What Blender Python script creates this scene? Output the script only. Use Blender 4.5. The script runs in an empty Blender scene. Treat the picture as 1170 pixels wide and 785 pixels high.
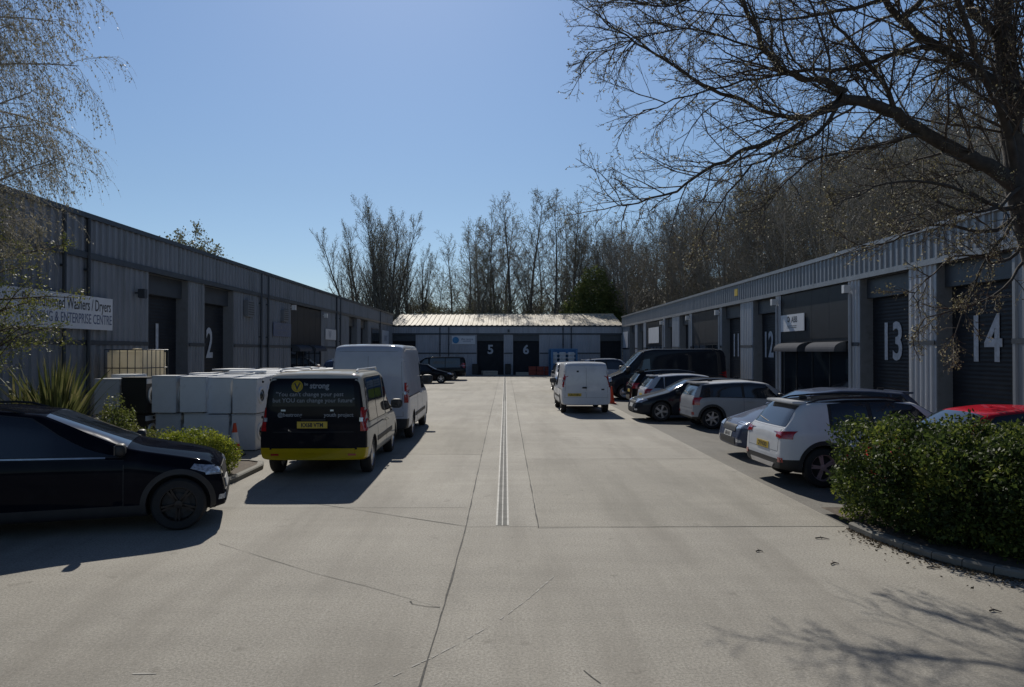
import bpy, bmesh, math, random
import numpy as np
from mathutils import Vector, Matrix
from mathutils.bvhtree import BVHTree
R = math.radians
rnd = random.Random(7)
sc = bpy.context.scene
COL = sc.collection
H0 = 2.3; F = 870.0; VX = 577.5; HZ = 401.0

def P(px, py, z=0.0):
    Y = (H0 - z) * F / (py - HZ)
    return Vector(((px - VX) / F * Y, Y, z))
def at(px, py, Y):
    return Vector(((px - VX) / F * Y, Y, H0 + (HZ - py) / F * Y))

# ------------------------------------------------------------------ materials
def nt(m):
    m.use_nodes = True
    return m.node_tree
def mk(name, col, rough=.5, metal=0, var=.12, scale=3.0, bump=0.0, bscale=40, coat=0, stretch=None, spec=None, dirt=None, dscale=1.2, dlo=.5, dhi=.75):
    m = bpy.data.materials.new(name); t = nt(m); N = t.nodes; L = t.links
    b = N['Principled BSDF']
    b.inputs['Roughness'].default_value = rough; b.inputs['Metallic'].default_value = metal
    if coat: b.inputs['Coat Weight'].default_value = coat; b.inputs['Coat Roughness'].default_value = .04; b.inputs['Coat IOR'].default_value = 1.4
    if spec is not None: b.inputs['Specular IOR Level'].default_value = spec
    tc = N.new('ShaderNodeTexCoord'); mp = N.new('ShaderNodeMapping'); L.new(tc.outputs['Object'], mp.inputs[0])
    if stretch: mp.inputs['Scale'].default_value = stretch
    no = N.new('ShaderNodeTexNoise'); no.inputs['Scale'].default_value = scale; no.inputs['Detail'].default_value = 6
    L.new(mp.outputs[0], no.inputs[0])
    r = N.new('ShaderNodeValToRGB'); e = r.color_ramp.elements
    e[0].position = .3; e[1].position = .7
    e[0].color = (*[c * (1 - var) for c in col], 1); e[1].color = (*[min(1, c * (1 + var)) for c in col], 1)
    L.new(no.outputs[0], r.inputs[0]); out = r.outputs[0]
    if dirt:
        n2 = N.new('ShaderNodeTexNoise'); n2.inputs['Scale'].default_value = dscale; n2.inputs['Detail'].default_value = 9; n2.inputs['Roughness'].default_value = .65
        L.new(mp.outputs[0], n2.inputs[0])
        r2 = N.new('ShaderNodeValToRGB'); r2.color_ramp.elements[0].position = dlo; r2.color_ramp.elements[1].position = dhi
        L.new(n2.outputs[0], r2.inputs[0])
        mx = N.new('ShaderNodeMix'); mx.data_type = 'RGBA'; L.new(r2.outputs[0], mx.inputs['Factor']); L.new(out, mx.inputs['A']); mx.inputs['B'].default_value = (*dirt, 1)
        out = mx.outputs['Result']
    L.new(out, b.inputs['Base Color'])
    if bump:
        n3 = N.new('ShaderNodeTexNoise'); n3.inputs['Scale'].default_value = bscale; n3.inputs['Detail'].default_value = 5
        L.new(tc.outputs['Object'], n3.inputs[0])
        bp = N.new('ShaderNodeBump'); bp.inputs['Strength'].default_value = bump; bp.inputs['Distance'].default_value = .01
        L.new(n3.outputs[0], bp.inputs['Height']); L.new(bp.outputs[0], b.inputs['Normal'])
    return m
def leafmat(name, cols, rough=.4, trans=.35):
    m = bpy.data.materials.new(name); t = nt(m); N = t.nodes; L = t.links
    b = N['Principled BSDF']; b.inputs['Roughness'].default_value = max(.55, rough)
    g = N.new('ShaderNodeNewGeometry'); r = N.new('ShaderNodeValToRGB'); e = r.color_ramp.elements
    e[0].color = (*cols[0], 1); e[1].color = (*cols[-1], 1)
    for i, c in enumerate(cols[1:-1]): q = e.new((i + 1) / (len(cols) - 1)); q.color = (*c, 1)
    tc = N.new('ShaderNodeTexCoord'); no = N.new('ShaderNodeTexNoise'); no.inputs['Scale'].default_value = 1.6; no.inputs['Detail'].default_value = 4; L.new(tc.outputs['Object'], no.inputs[0])
    a1 = N.new('ShaderNodeMath'); a1.operation = 'MULTIPLY_ADD'; L.new(no.outputs[0], a1.inputs[0]); a1.inputs[1].default_value = 2.0; a1.inputs[2].default_value = -.85
    a2 = N.new('ShaderNodeMath'); a2.operation = 'MULTIPLY_ADD'; L.new(g.outputs['Random Per Island'], a2.inputs[0]); a2.inputs[1].default_value = .62; L.new(a1.outputs[0], a2.inputs[2])
    L.new(a2.outputs[0], r.inputs[0]); b.inputs['Specular IOR Level'].default_value = .25; L.new(r.outputs[0], b.inputs['Base Color'])
    tr = N.new('ShaderNodeBsdfTranslucent'); L.new(r.outputs[0], tr.inputs[0])
    ms = N.new('ShaderNodeMixShader'); ms.inputs[0].default_value = trans
    L.new(b.outputs[0], ms.inputs[1]); L.new(tr.outputs[0], ms.inputs[2]); L.new(ms.outputs[0], N['Material Output'].inputs[0])
    return m
M = {}
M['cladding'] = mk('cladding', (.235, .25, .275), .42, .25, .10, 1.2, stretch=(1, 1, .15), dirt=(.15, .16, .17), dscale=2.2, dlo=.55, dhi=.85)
M['awning_cloth'] = mk('awning_cloth', (.08, .085, .1), .9, spec=.05)
M['facade_grey'] = mk('facade_grey', (.36, .375, .42), .5, .1, .1, 1.2, stretch=(1, 1, .15), dirt=(.25, .26, .28), dscale=2, dlo=.5, dhi=.8)
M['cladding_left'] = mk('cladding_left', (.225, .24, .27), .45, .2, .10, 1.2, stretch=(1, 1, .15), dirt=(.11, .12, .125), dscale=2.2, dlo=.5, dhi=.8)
M['cladding_pale'] = mk('cladding_pale', (.42, .44, .48), .42, .2, .08, 1.2, stretch=(1, 1, .15), dirt=(.24, .25, .26), dscale=2.0, dlo=.55, dhi=.85)
M['trim_dark'] = mk('trim_dark', (.05, .06, .075), .45, .2)
M['shutter'] = mk('shutter', (.016, .019, .026), .5, .1, .2, 2.0, spec=.2, dirt=(.026, .029, .034), dscale=3, dlo=.5, dhi=.8)
M['reveal'] = mk('reveal', (.2, .215, .235), .5, .1, dirt=(.12, .12, .125), dscale=3, dlo=.5, dhi=.8)
M['black_panel'] = mk('black_panel', (.014, .016, .022), .45, .1, .2, 2, spec=.25)
M['number_paint'] = mk('number_paint', (.46, .49, .54), .7, 0, .2, 9)
M['roof_sheet'] = mk('roof_sheet', (.48, .43, .34), .7, 0, .08, 1.0, dirt=(.34, .28, .18), dscale=.8, dlo=.42, dhi=.66, stretch=(1, .5, 1))
M['roof_grey'] = mk('roof_grey', (.25, .26, .27), .6, .1, .1, 1)
M['glass_dark'] = mk('glass_dark', (.012, .016, .022), .04, 0, .1, 1, spec=.8)
M['glass_bright'] = mk('glass_bright', (.03, .04, .055), .03, 0, .1, 1, spec=1)
M['steel'] = mk('steel', (.5, .51, .51), .35, .9, .15, 8)
M['galvanised'] = mk('galvanised', (.27, .27, .255), .7, .1, .25, 6)
M['grey_pipe'] = mk('grey_pipe', (.38, .4, .43), .45, .1)
M['white_plastic'] = mk('white_plastic', (.72, .73, .74), .35, 0, .04, 4)
M['appliance'] = mk('appliance', (.66, .68, .71), .35, 0, .05, 3, dirt=(.5, .5, .5), dscale=3, dlo=.55, dhi=.8)
M['appliance_grey'] = mk('appliance_grey', (.48, .5, .53), .35, 0, .06, 3)
M['appliance_black'] = mk('appliance_black', (.02, .021, .024), .35, 0, .1, 3)
M['black_plastic'] = mk('black_plastic', (.018, .018, .02), .55, 0, .2, 8)
M['tyre'] = mk('tyre', (.016, .016, .017), .8, 0, .2, 10, bump=.3)
M['alloy'] = mk('alloy', (.5, .5, .52), .3, .8, .08, 8)
M['alloy_dark'] = mk('alloy_dark', (.025, .025, .028), .3, .6, .1, 8)
M['red_lens'] = mk('red_lens', (.32, .008, .01), .12, 0, .25, 25, coat=1)
M['clear_lens'] = mk('clear_lens', (.42, .45, .5), .08, .4, .5, 30, coat=1)
M['plate_yellow'] = mk('plate_yellow', (.55, .38, .03), .4, 0, .05)
M['plate_white'] = mk('plate_white', (.6, .6, .58), .4, 0, .05)
M['ink'] = mk('ink', (.015, .015, .018), .5)
M['white_ink'] = mk('white_ink', (.22, .235, .26), .5)
M['sign_white'] = mk('sign_white', (.62, .64, .68), .45, 0, .05, 2)
M['sign_blue'] = mk('sign_blue', (.1, .13, .22), .4)
M['logo_blue'] = mk('logo_blue', (.02, .2, .42), .4)
M['cone_orange'] = mk('cone_orange', (.65, .07, .02), .5, 0, .12, 9)
M['red_paint_pallet'] = mk('red_crate', (.3, .05, .03), .6)
M['bark'] = mk('bark', (.06, .05, .042), .9, 0, .35, 9, bump=.6, bscale=30)
M['bark_grey'] = mk('bark_grey', (.125, .115, .1), .9, 0, .35, 5, bump=.4)
M['twig'] = mk('twig', (.085, .068, .055), .85, 0, .3, 3)
M['twig_grey'] = mk('twig_grey', (.27, .25, .21), .85, 0, .3, 3)
M['twig_birch'] = mk('twig_birch', (.3, .28, .25), .8, 0, .3, 3)
M['buds'] = leafmat('buds', [(.16, .13, .07), (.3, .27, .14), (.5, .47, .38)])
M['spring_leaf'] = leafmat('spring_leaf', [(.1, .13, .03), (.17, .19, .05), (.28, .26, .08)])
M['catkin'] = leafmat('catkin', [(.16, .15, .1), (.27, .25, .17), (.4, .37, .27)])
M['wood_leaf'] = leafmat('wood_leaf', [(.07, .062, .035), (.11, .1, .055), (.17, .16, .085)])
M['alloy_red'] = mk('alloy_red', (.5, .36, .37), .35, .5)
M['olive_leaf'] = leafmat('olive_leaf', [(.07, .1, .035), (.13, .16, .05), (.2, .22, .08)], .5, .45)
M['far_leaf'] = leafmat('far_leaf', [(.09, .09, .045), (.14, .14, .07), (.2, .19, .1)])
M['dark_leaf'] = leafmat('dark_leaf', [(.02, .034, .012), (.045, .07, .018), (.095, .13, .028), (.3, .32, .055)], .3, .42)
M['yellow_leaf'] = leafmat('yellow_leaf', [(.11, .15, .02), (.25, .29, .035), (.42, .43, .06)], .4, .4)
M['ever_leaf'] = leafmat('ever_leaf', [(.04, .06, .018), (.075, .1, .026), (.13, .15, .04)], .5, .3)
M['blade'] = leafmat('blade', [(.05, .07, .025), (.12, .13, .045), (.25, .22, .1)], .4, .3)
M['dry_leaf'] = leafmat('dry_leaf', [(.05, .035, .02), (.1, .07, .04), (.16, .12, .07)], .7, .1)
M['soil'] = mk('soil', (.085, .065, .048), .95, 0, .35, 14, bump=.8, bscale=35, dirt=(.16, .13, .09), dscale=9, dlo=.55, dhi=.7)
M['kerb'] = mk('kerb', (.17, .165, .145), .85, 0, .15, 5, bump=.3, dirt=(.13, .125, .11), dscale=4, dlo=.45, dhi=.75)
M['wood_pallet'] = mk('wood_pallet', (.42, .38, .32), .8, 0, .2, 9)
M['skin'] = mk('skin', (.5, .3, .22), .5, 0, .05)
M['hair_grey'] = mk('hair_grey', (.4, .38, .36), .7, 0, .2, 30)
M['jacket'] = mk('jacket', (.05, .06, .09), .8)
M['joint'] = mk('joint', (.09, .087, .08), .95, 0, .4, 12)
M['scratch'] = mk('scratch', (.40, .385, .345), .9, 0, .2, 12)
M['tank'] = leafmat('tank', [(.78, .72, .58), (.85, .8, .68), (.8, .74, .6)], .5, .6)
M['blue_steel'] = mk('blue_steel', (.05, .16, .34), .5, .2)
M['sack'] = mk('sack', (.5, .56, .62), .7)
M['hivis'] = mk('hivis', (.42, .5, .05), .6)
M['interior'] = mk('interior', (.03, .03, .035), .8)

M['bark_wood'] = mk('bark_wood', (.26, .24, .205), .9, 0, .35, 5)
M['twig_wood'] = mk('twig_wood', (.21, .195, .17), .85, 0, .3, 1)
def paint(name, col, metal=.0, rough=.35, coat=.6):
    return mk(name, col, .6, metal * .35, .04, 2, coat=coat, spec=0, dirt=[c * .8 + .012 for c in col], dscale=3, dlo=.5, dhi=.9)

def ground_mat(name, base, speck, stain, wavey=False, bump=.35, rough=.85):
    m = bpy.data.materials.new(name); t = nt(m); N = t.nodes; L = t.links
    b = N['Principled BSDF']; b.inputs['Roughness'].default_value = rough; b.inputs['Specular IOR Level'].default_value = .35
    tc = N.new('ShaderNodeTexCoord')
    def noise(s, d, rg=.6, vec=None):
        n = N.new('ShaderNodeTexNoise'); n.inputs['Scale'].default_value = s; n.inputs['Detail'].default_value = d; n.inputs['Roughness'].default_value = rg
        L.new(vec or tc.outputs['Object'], n.inputs[0]); return n
    def ramp(src, a, bb, c0, c1):
        r = N.new('ShaderNodeValToRGB'); r.color_ramp.elements[0].position = a; r.color_ramp.elements[1].position = bb
        r.color_ramp.elements[0].color = (*c0, 1); r.color_ramp.elements[1].color = (*c1, 1); L.new(src, r.inputs[0]); return r
    def mix(f, a, bcol, typ='MIX'):
        x = N.new('ShaderNodeMix'); x.data_type = 'RGBA'; x.blend_type = typ
        if isinstance(f, float): x.inputs['Factor'].default_value = f
        else: L.new(f, x.inputs['Factor'])
        L.new(a, x.inputs['A'])
        if isinstance(bcol, tuple): x.inputs['B'].default_value = (*bcol, 1)
        else: L.new(bcol, x.inputs['B'])
        return x.outputs['Result']
    big = ramp(noise(.28, 5).outputs[0], .3, .72, [c * .78 for c in base], [c * 1.12 for c in base]).outputs[0]
    fine = ramp(noise(42, 6, .9).outputs[0], .36, .64, (.42, .42, .42), (1.5, 1.5, 1.48)).outputs[0]
    c = mix(.85, big, fine, 'MULTIPLY')
    vo = N.new('ShaderNodeTexVoronoi'); vo.inputs['Scale'].default_value = 60; L.new(tc.outputs['Object'], vo.inputs[0])
    sp = ramp(vo.outputs['Distance'], .1, .28, (1, 1, 1), (0, 0, 0)).outputs[0]
    nm = ramp(noise(18, 3).outputs[0], .46, .56, (0, 0, 0), (.75, .75, .75)).outputs[0]
    mm = N.new('ShaderNodeMath'); mm.operation = 'MULTIPLY'; L.new(sp, mm.inputs[0]); L.new(nm, mm.inputs[1])
    c = mix(mm.outputs[0], c, speck)
    mp = N.new('ShaderNodeMapping'); mp.inputs['Scale'].default_value = (1.3, .16, 1); L.new(tc.outputs['Object'], mp.inputs[0])
    tyr = ramp(noise(.9, 6, .6, mp.outputs[0]).outputs[0], .46, .74, (0, 0, 0), (.7, .7, .7)).outputs[0]
    c = mix(tyr, c, stain)
    mp2 = N.new('ShaderNodeMapping'); mp2.inputs['Scale'].default_value = (.2, 1.6, 1); L.new(tc.outputs['Object'], mp2.inputs[0])
    tam = ramp(noise(2.0, 4, .6, mp2.outputs[0]).outputs[0], .35, .7, (.95, .95, .95), (1.04, 1.04, 1.04)).outputs[0]
    c = mix(1.0, c, tam, 'MULTIPLY')
    spots = ramp(noise(2.6, 8, .75).outputs[0], .6, .68, (0, 0, 0), (.55, .55, .55)).outputs[0]
    c = mix(spots, c, tuple(x * .8 for x in stain))
    L.new(c, b.inputs['Base Color'])
    bp = N.new('ShaderNodeBump'); bp.inputs['Strength'].default_value = bump; bp.inputs['Distance'].default_value = .012
    L.new(noise(70, 6, .7).outputs[0], bp.inputs['Height']); L.new(bp.outputs[0], b.inputs['Normal'])
    return m
M['concrete'] = ground_mat('concrete', (.335, .314, .274), (.5, .49, .45), (.17, .155, .13))
M['concrete_b'] = ground_mat('concrete_b', (.35, .33, .29), (.52, .5, .46), (.18, .165, .14))
M['concrete_c'] = ground_mat('concrete_c', (.312, .292, .252), (.48, .47, .43), (.15, .14, .115))
M['asphalt'] = ground_mat('asphalt', (.185, .175, .155), (.3, .29, .26), (.1, .092, .08))
M['earth'] = ground_mat('earth', (.09, .085, .05), (.14, .12, .07), (.05, .05, .03))

# ------------------------------------------------------------------ mesh helpers
class MB:
    def __init__(s): s.v = []; s.f = []; s.m = []
    def quad(s, *p, m=0):
        n = len(s.v); s.v += [tuple(q) for q in p]; s.f.append(tuple(range(n, n + len(p)))); s.m.append(m)
    def box(s, x0, x1, y0, y1, z0, z1, m=0):
        n = len(s.v)
        s.v += [(x0, y0, z0), (x1, y0, z0), (x1, y1, z0), (x0, y1, z0), (x0, y0, z1), (x1, y0, z1), (x1, y1, z1), (x0, y1, z1)]
        for q in ((3, 2, 1, 0), (4, 5, 6, 7), (0, 1, 5, 4), (1, 2, 6, 5), (2, 3, 7, 6), (3, 0, 4, 7)):
            s.f.append(tuple(n + i for i in q)); s.m.append(m)
        return s
    def rbox(s, x0, x1, y0, y1, z0, z1, r=.01, m=0, T=None):
        bm = bmesh.new(); bmesh.ops.create_cube(bm, size=1)
        for v in bm.verts: v.co = Vector((x0 + (v.co.x + .5) * (x1 - x0), y0 + (v.co.y + .5) * (y1 - y0), z0 + (v.co.z + .5) * (z1 - z0)))
        bmesh.ops.bevel(bm, geom=bm.edges[:], offset=r, segments=2, affect='EDGES', clamp_overlap=True)
        if T: bmesh.ops.transform(bm, matrix=T, verts=bm.verts)
        n = len(s.v); s.v += [tuple(v.co) for v in bm.verts]
        for f in bm.faces: s.f.append(tuple(n + v.index for v in f.verts)); s.m.append(m)
        bm.free(); return s
    def ell(s, c, r, e=.6, m=0, nu=16, nv=10):
        k = len(s.v); g = lambda a: math.copysign(abs(a) ** e, a)
        for i in range(nv + 1):
            p = -math.pi / 2 + math.pi * i / nv
            for j in range(nu):
                t = 2 * math.pi * j / nu
                s.v.append((c[0] + r[0] * g(math.cos(p)) * g(math.cos(t)), c[1] + r[1] * g(math.cos(p)) * g(math.sin(t)), c[2] + r[2] * g(math.sin(p))))
        for i in range(nv):
            for j in range(nu): a = k + i * nu + j; b = k + i * nu + (j + 1) % nu; s.f.append((a, b, b + nu, a + nu)); s.m.append(m)
        return s
    def tube(s, pts, rad, n=6, m=0, cap=True):
        k = len(s.v); N = len(pts); pts = [Vector(p) for p in pts]
        rad = rad if hasattr(rad, '__len__') else [rad] * N
        up = None
        for i, p in enumerate(pts):
            d = pts[min(i + 1, N - 1)] - pts[max(i - 1, 0)]
            if d.length < 1e-9: d = Vector((0, 0, 1))
            d.normalize()
            if up is None: up = d.orthogonal()
            u = up - d * up.dot(d)
            if u.length < 1e-6: u = d.orthogonal()
            u.normalize(); up = u; w = d.cross(u)
            for j in range(n):
                a = 2 * math.pi * j / n; s.v.append(tuple(p + (u * math.cos(a) + w * math.sin(a)) * rad[i]))
        for i in range(N - 1):
            for j in range(n):
                a = k + i * n + j; b = k + i * n + (j + 1) % n
                s.f.append((a, b, b + n, a + n)); s.m.append(m)
        if cap:
            s.f.append(tuple(range(k + n - 1, k - 1, -1))); s.m.append(m)
            s.f.append(tuple(range(k + (N - 1) * n, k + N * n))); s.m.append(m)
        return s
    def lathe(s, prof, axis_o, axis='z', n=24, m=0):
        k = len(s.v); o = Vector(axis_o)
        for (r, h) in prof:
            for j in range(n):
                a = 2 * math.pi * j / n; c, q = r * math.cos(a), r * math.sin(a)
                s.v.append(tuple(o + (Vector((c, q, h)) if axis == 'z' else Vector((c, h, q)) if axis == 'y' else Vector((h, c, q)))))
        for i in range(len(prof) - 1):
            for j in range(n):
                a = k + i * n + j; b = k + i * n + (j + 1) % n
                s.f.append((a, b, b + n, a + n)); s.m.append(m)
        return s
    def mesh(s, name, T=None):
        me = bpy.data.meshes.new(name); me.from_pydata(s.v, [], s.f)
        if T: me.transform(T)
        return me
    def build(s, name, mats, parent=None, smooth=False, T=None, angle=40):
        me = s.mesh(name, T)
        mats = mats if isinstance(mats, (list, tuple)) else [mats]
        for q in mats: me.materials.append(q)
        me.polygons.foreach_set('material_index', s.m)
        if smooth: me.shade_smooth(); 
        if smooth and angle: me.set_sharp_from_angle(angle=R(angle))
        me.update()
        o = bpy.data.objects.new(name, me); COL.objects.link(o)
        if parent: o.parent = parent
        return o
def npmesh(name, verts, faces, mats, parent=None, midx=None, smooth=False):
    me = bpy.data.meshes.new(name); verts = np.asarray(verts, np.float32); faces = np.asarray(faces, np.int32)
    k = faces.shape[1]
    me.vertices.add(len(verts)); me.vertices.foreach_set('co', verts.ravel())
    me.loops.add(faces.size); me.loops.foreach_set('vertex_index', faces.ravel())
    me.polygons.add(len(faces)); me.polygons.foreach_set('loop_start', np.arange(0, faces.size, k, dtype=np.int32))
    try: me.polygons.foreach_set('loop_total', np.full(len(faces), k, np.int32))
    except Exception: pass
    for m in (mats if isinstance(mats, (list, tuple)) else [mats]): me.materials.append(m)
    if midx is not None: me.polygons.foreach_set('material_index', np.asarray(midx, np.int32))
    me.update(calc_edges=True); me.validate()
    if smooth: me.shade_smooth()
    o = bpy.data.objects.new(name, me); COL.objects.link(o)
    if parent: o.parent = parent
    return o
def tag(o, label, cat, group=None):
    o['label'] = label; o['category'] = cat
    if group: o['group'] = group
    return o
def thing(name, label, cat, loc=(0, 0, 0), rz=0, group=None):
    o = bpy.data.objects.new(name, None); COL.objects.link(o); o.location = loc; o.rotation_euler = (0, 0, rz)
    o.empty_display_size = .2
    return tag(o, label, cat, group)
def struct(o): o['kind'] = 'structure'; return o
def copy_tree(o, parent=None):
    c = o.copy(); COL.objects.link(c)
    if parent: c.parent = parent
    for ch in list(o.children): copy_tree(ch, c)
    return c
M['glass_tint'] = mk('glass_tint', (.006, .007, .01), .08, 0, .1, 1, spec=.18)
def text_verts(s, size=1.0, offset=0.0, cond=1.0, extr=0.0, bold=True):
    cu = bpy.data.curves.new('t', 'FONT'); cu.body = s; cu.size = size; cu.align_x = 'CENTER'; cu.align_y = 'CENTER'
    cu.offset = offset; cu.extrude = extr; cu.resolution_u = 3
    ob = bpy.data.objects.new('t', cu); COL.objects.link(ob)
    dg = bpy.context.evaluated_depsgraph_get(); me = bpy.data.meshes.new_from_object(ob.evaluated_get(dg))
    bm = bmesh.new(); bm.from_mesh(me); bmesh.ops.triangulate(bm, faces=bm.faces[:])
    vs = [Vector((v.co.x * cond, v.co.y, v.co.z)) for v in bm.verts]; fs = [tuple(v.index for v in f.verts) for f in bm.faces]
    bm.free(); bpy.data.objects.remove(ob); bpy.data.curves.remove(cu); bpy.data.meshes.remove(me)
    if vs:
        cx = (min(v.x for v in vs) + max(v.x for v in vs)) / 2; cy = (min(v.y for v in vs) + max(v.y for v in vs)) / 2
        for v in vs: v.x -= cx; v.y -= cy
    return vs, fs
def text_obj(name, s, size, mat, loc, face, parent=None, offset=0, cond=1, extr=.004):
    """face: '+x','-x','-y','+y' = outward normal"""
    vs, fs = text_verts(s, size, offset, cond, extr)
    bx = {'+x': (0, 1, 0), '-x': (0, -1, 0), '-y': (1, 0, 0), '+y': (-1, 0, 0)}[face]
    bx = Vector(bx); bz = Vector((0, 0, 1)); n = bx.cross(bz); loc = Vector(loc)
    mb = MB(); mb.v = [tuple(loc + bx * v.x + bz * v.y + n * v.z) for v in vs]; mb.f = fs; mb.m = [0] * len(fs)
    return mb.build(name, mat, parent)

# ------------------------------------------------------------------ camera, light
cam = bpy.data.cameras.new('camera'); co = bpy.data.objects.new('camera', cam); COL.objects.link(co)
cam.sensor_width = 36; cam.lens = F / 1170 * 36; cam.clip_end = 3000; cam.clip_start = .05
co.location = (0, 0, H0)
co.rotation_euler = (R(90) + math.atan((HZ - 392.5) / F), 0, -math.atan((585 - VX) / F))
sc.camera = co
SUN_EL = 37.0; SUN_AZ = -8.0     # azimuth from +Y, positive towards +X
sun = bpy.data.lights.new('sun', 'SUN'); sun.energy = 4.8; sun.angle = R(.53); sun.color = (1, .945, .85)
so = bpy.data.objects.new('sun', sun); COL.objects.link(so)
d = Vector((math.sin(R(SUN_AZ)) * math.cos(R(SUN_EL)), math.cos(R(SUN_AZ)) * math.cos(R(SUN_EL)), math.sin(R(SUN_EL))))
so.rotation_euler = d.to_track_quat('Z', 'Y').to_euler()
w = bpy.data.worlds.new('World'); sc.world = w; w.use_nodes = True
N = w.node_tree.nodes; L = w.node_tree.links; bg = N['Background']
sky = N.new('ShaderNodeTexSky'); sky.sky_type = 'NISHITA'; sky.sun_disc = False
sky.sun_elevation = R(SUN_EL); sky.sun_rotation = R(SUN_AZ); sky.air_density = 1.0; sky.dust_density = .15; sky.ozone_density = 3.0; sky.altitude = 0
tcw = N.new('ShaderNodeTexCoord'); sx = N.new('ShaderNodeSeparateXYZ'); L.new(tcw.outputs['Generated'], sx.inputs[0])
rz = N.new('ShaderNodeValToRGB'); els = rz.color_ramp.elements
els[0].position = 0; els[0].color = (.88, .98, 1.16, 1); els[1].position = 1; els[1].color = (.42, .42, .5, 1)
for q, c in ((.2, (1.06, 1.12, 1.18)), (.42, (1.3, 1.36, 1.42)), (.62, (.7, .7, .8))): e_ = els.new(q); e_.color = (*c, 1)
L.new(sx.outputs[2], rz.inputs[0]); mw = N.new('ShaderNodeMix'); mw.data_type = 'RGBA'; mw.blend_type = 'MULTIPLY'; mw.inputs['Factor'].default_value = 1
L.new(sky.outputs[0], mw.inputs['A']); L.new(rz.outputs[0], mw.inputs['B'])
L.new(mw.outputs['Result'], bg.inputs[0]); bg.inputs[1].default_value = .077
sc.view_settings.view_transform = 'Standard'; sc.view_settings.look = 'None'; sc.view_settings.exposure = -.25; sc.view_settings.gamma = 1
sc.view_settings.use_curve_mapping = False
sc.cycles.max_bounces = 6; sc.cycles.diffuse_bounces = 3; sc.cycles.glossy_bounces = 3; sc.cycles.transparent_max_bounces = 6

# ------------------------------------------------------------------ ground
def sheet(name, pts, z, mat):
    mb = MB(); mb.quad(*[(p[0], p[1], z) for p in pts]); return struct(mb.build(name, mat))
def ss(t): t = max(0, min(1, t)); return t * t * (3 - 2 * t)
def terr(x, y):
    a = ss((x - 23) / 45) * 14
    b = ss((y - 84) / 60) * 7 * ss((x + 8) / 40)
    c = ss((y - 100) / 200) * 4
    far = 18 * ss((math.hypot(x, y) - 150) / 500) * ss((x + 60) / 200)
    return a + b + c + far - .03
gx = np.concatenate([np.linspace(-1500, -80, 12), np.linspace(-60, 90, 51), np.linspace(110, 1500, 14)])
gy = np.concatenate([np.linspace(-1500, -60, 8), np.linspace(-40, 160, 61), np.linspace(180, 1800, 16)])
gv = [(x, y, terr(x, y) if not (-12 < x < 22 and y < 83) else -.03) for y in gy for x in gx]; nx = len(gx)
gf = [(j * nx + i, j * nx + i + 1, (j + 1) * nx + i + 1, (j + 1) * nx + i) for j in range(len(gy) - 1) for i in range(nx - 1)]
struct(npmesh('ground', gv, gf, M['earth'], smooth=True))
sheet('parking_asphalt', [(4.3, 9.6), (11.45, 9.0), (11.45, 74.1), (4.3, 74.1)], -.006, M['asphalt'])
kc = [(4.46, 74), (4.46, 15), (4.47, 10.02), (4.42, 9.8), (4.46, 9.25), (4.57, 8.74), (4.83, 8.04), (5.2, 7.55), (5.75, 7.1), (6.6, 6.6), (8, 6.1), (10, 5.6), (14, 5.2)]
mb = MB()
for (a, b) in zip(kc[:-1], kc[1:]): mb.quad((a[0], a[1], 0), (b[0], b[1], 0), (-11.05, b[1], 0), (-11.05, a[1], 0))
mb.quad((14, 5.2, 0), (30, -30, 0), (-30, -30, 0), (-11.05, 5.2, 0))
mb.quad((-11.05, 5.2, 0), (-30, -30, 0), (-30, 5.2, 0))
struct(mb.build('yard_concrete', M['concrete']))

def strip(name, pts, w, z, mat, jag=0):
    q = []
    for a, b in zip(pts[:-1], pts[1:]):
        a = Vector(a); b = Vector(b); n = max(1, int((b - a).length / .25)) if jag else 1
        q += [a.lerp(b, i / n) for i in range(n)]
    q.append(Vector(pts[-1])); mb = MB()
    l = []
    for i, p in enumerate(q):
        d = (q[min(i + 1, len(q) - 1)] - q[max(i - 1, 0)]).normalized(); n = Vector((-d.y, d.x, 0))
        ww = w * (1 + rnd.uniform(-jag, jag)); o = n * rnd.uniform(-.5, .5) * jag * w
        l.append((p + n * ww / 2 + o, p - n * ww / 2 + o))
    for a, b in zip(l[:-1], l[1:]):
        mb.quad(*[(v.x, v.y, z) for v in (a[0], b[0], b[1], a[1])])
    return struct(mb.build(name, mat))
Z1 = .005
def slab(x0, x1, y0, y1, mt):
    sheet('concrete_slab', [(x0, y0), (x1, y0), (x1, y1), (x0, y1)], .002, M[mt])
slab(-.545, .445, 9.98, 73.4, 'concrete_b')
ys = [9.96, 16.2, 24, 33, 43, 54, 64, 73.4]
for i in range(7): slab(.46, 4.44, ys[i] + .005, ys[i + 1] - .005, ('concrete_c', 'concrete', 'concrete_b')[i % 3])
ys = [11.2, 16.95, 24.7, 33.7, 43.7, 54.7, 64.7, 73.4]
for i in range(7): slab(-4.6 if i else -4.55, -.56, ys[i] + .005, ys[i + 1] - .005, ('concrete_b', 'concrete_c', 'concrete')[i % 3])
strip('slab_joint', [P(470, 812), P(479, 785), P(508, 690), P(532.6, 601.4), P(561.9, 466.5), P(571, 430)], .015, Z1, M['joint'], .5)
strip('slab_joint', [P(615.3, 603), P(600, 520), P(587, 448), P(583, 430)], .015, Z1, M['joint'], .5)
strip('slab_joint', [P(615.3, 603), P(760, 602), P(966, 602)], .011, Z1, M['joint'], .5)
strip('slab_joint', [P(532.6, 601), P(460, 590), P(400, 580.5), P(330, 571)], .012, Z1, M['joint'], .5)
strip('slab_joint', [P(252, 620), P(361, 654), P(420, 669), P(503, 693)], .0045, .004, M['joint'], .8)
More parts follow.
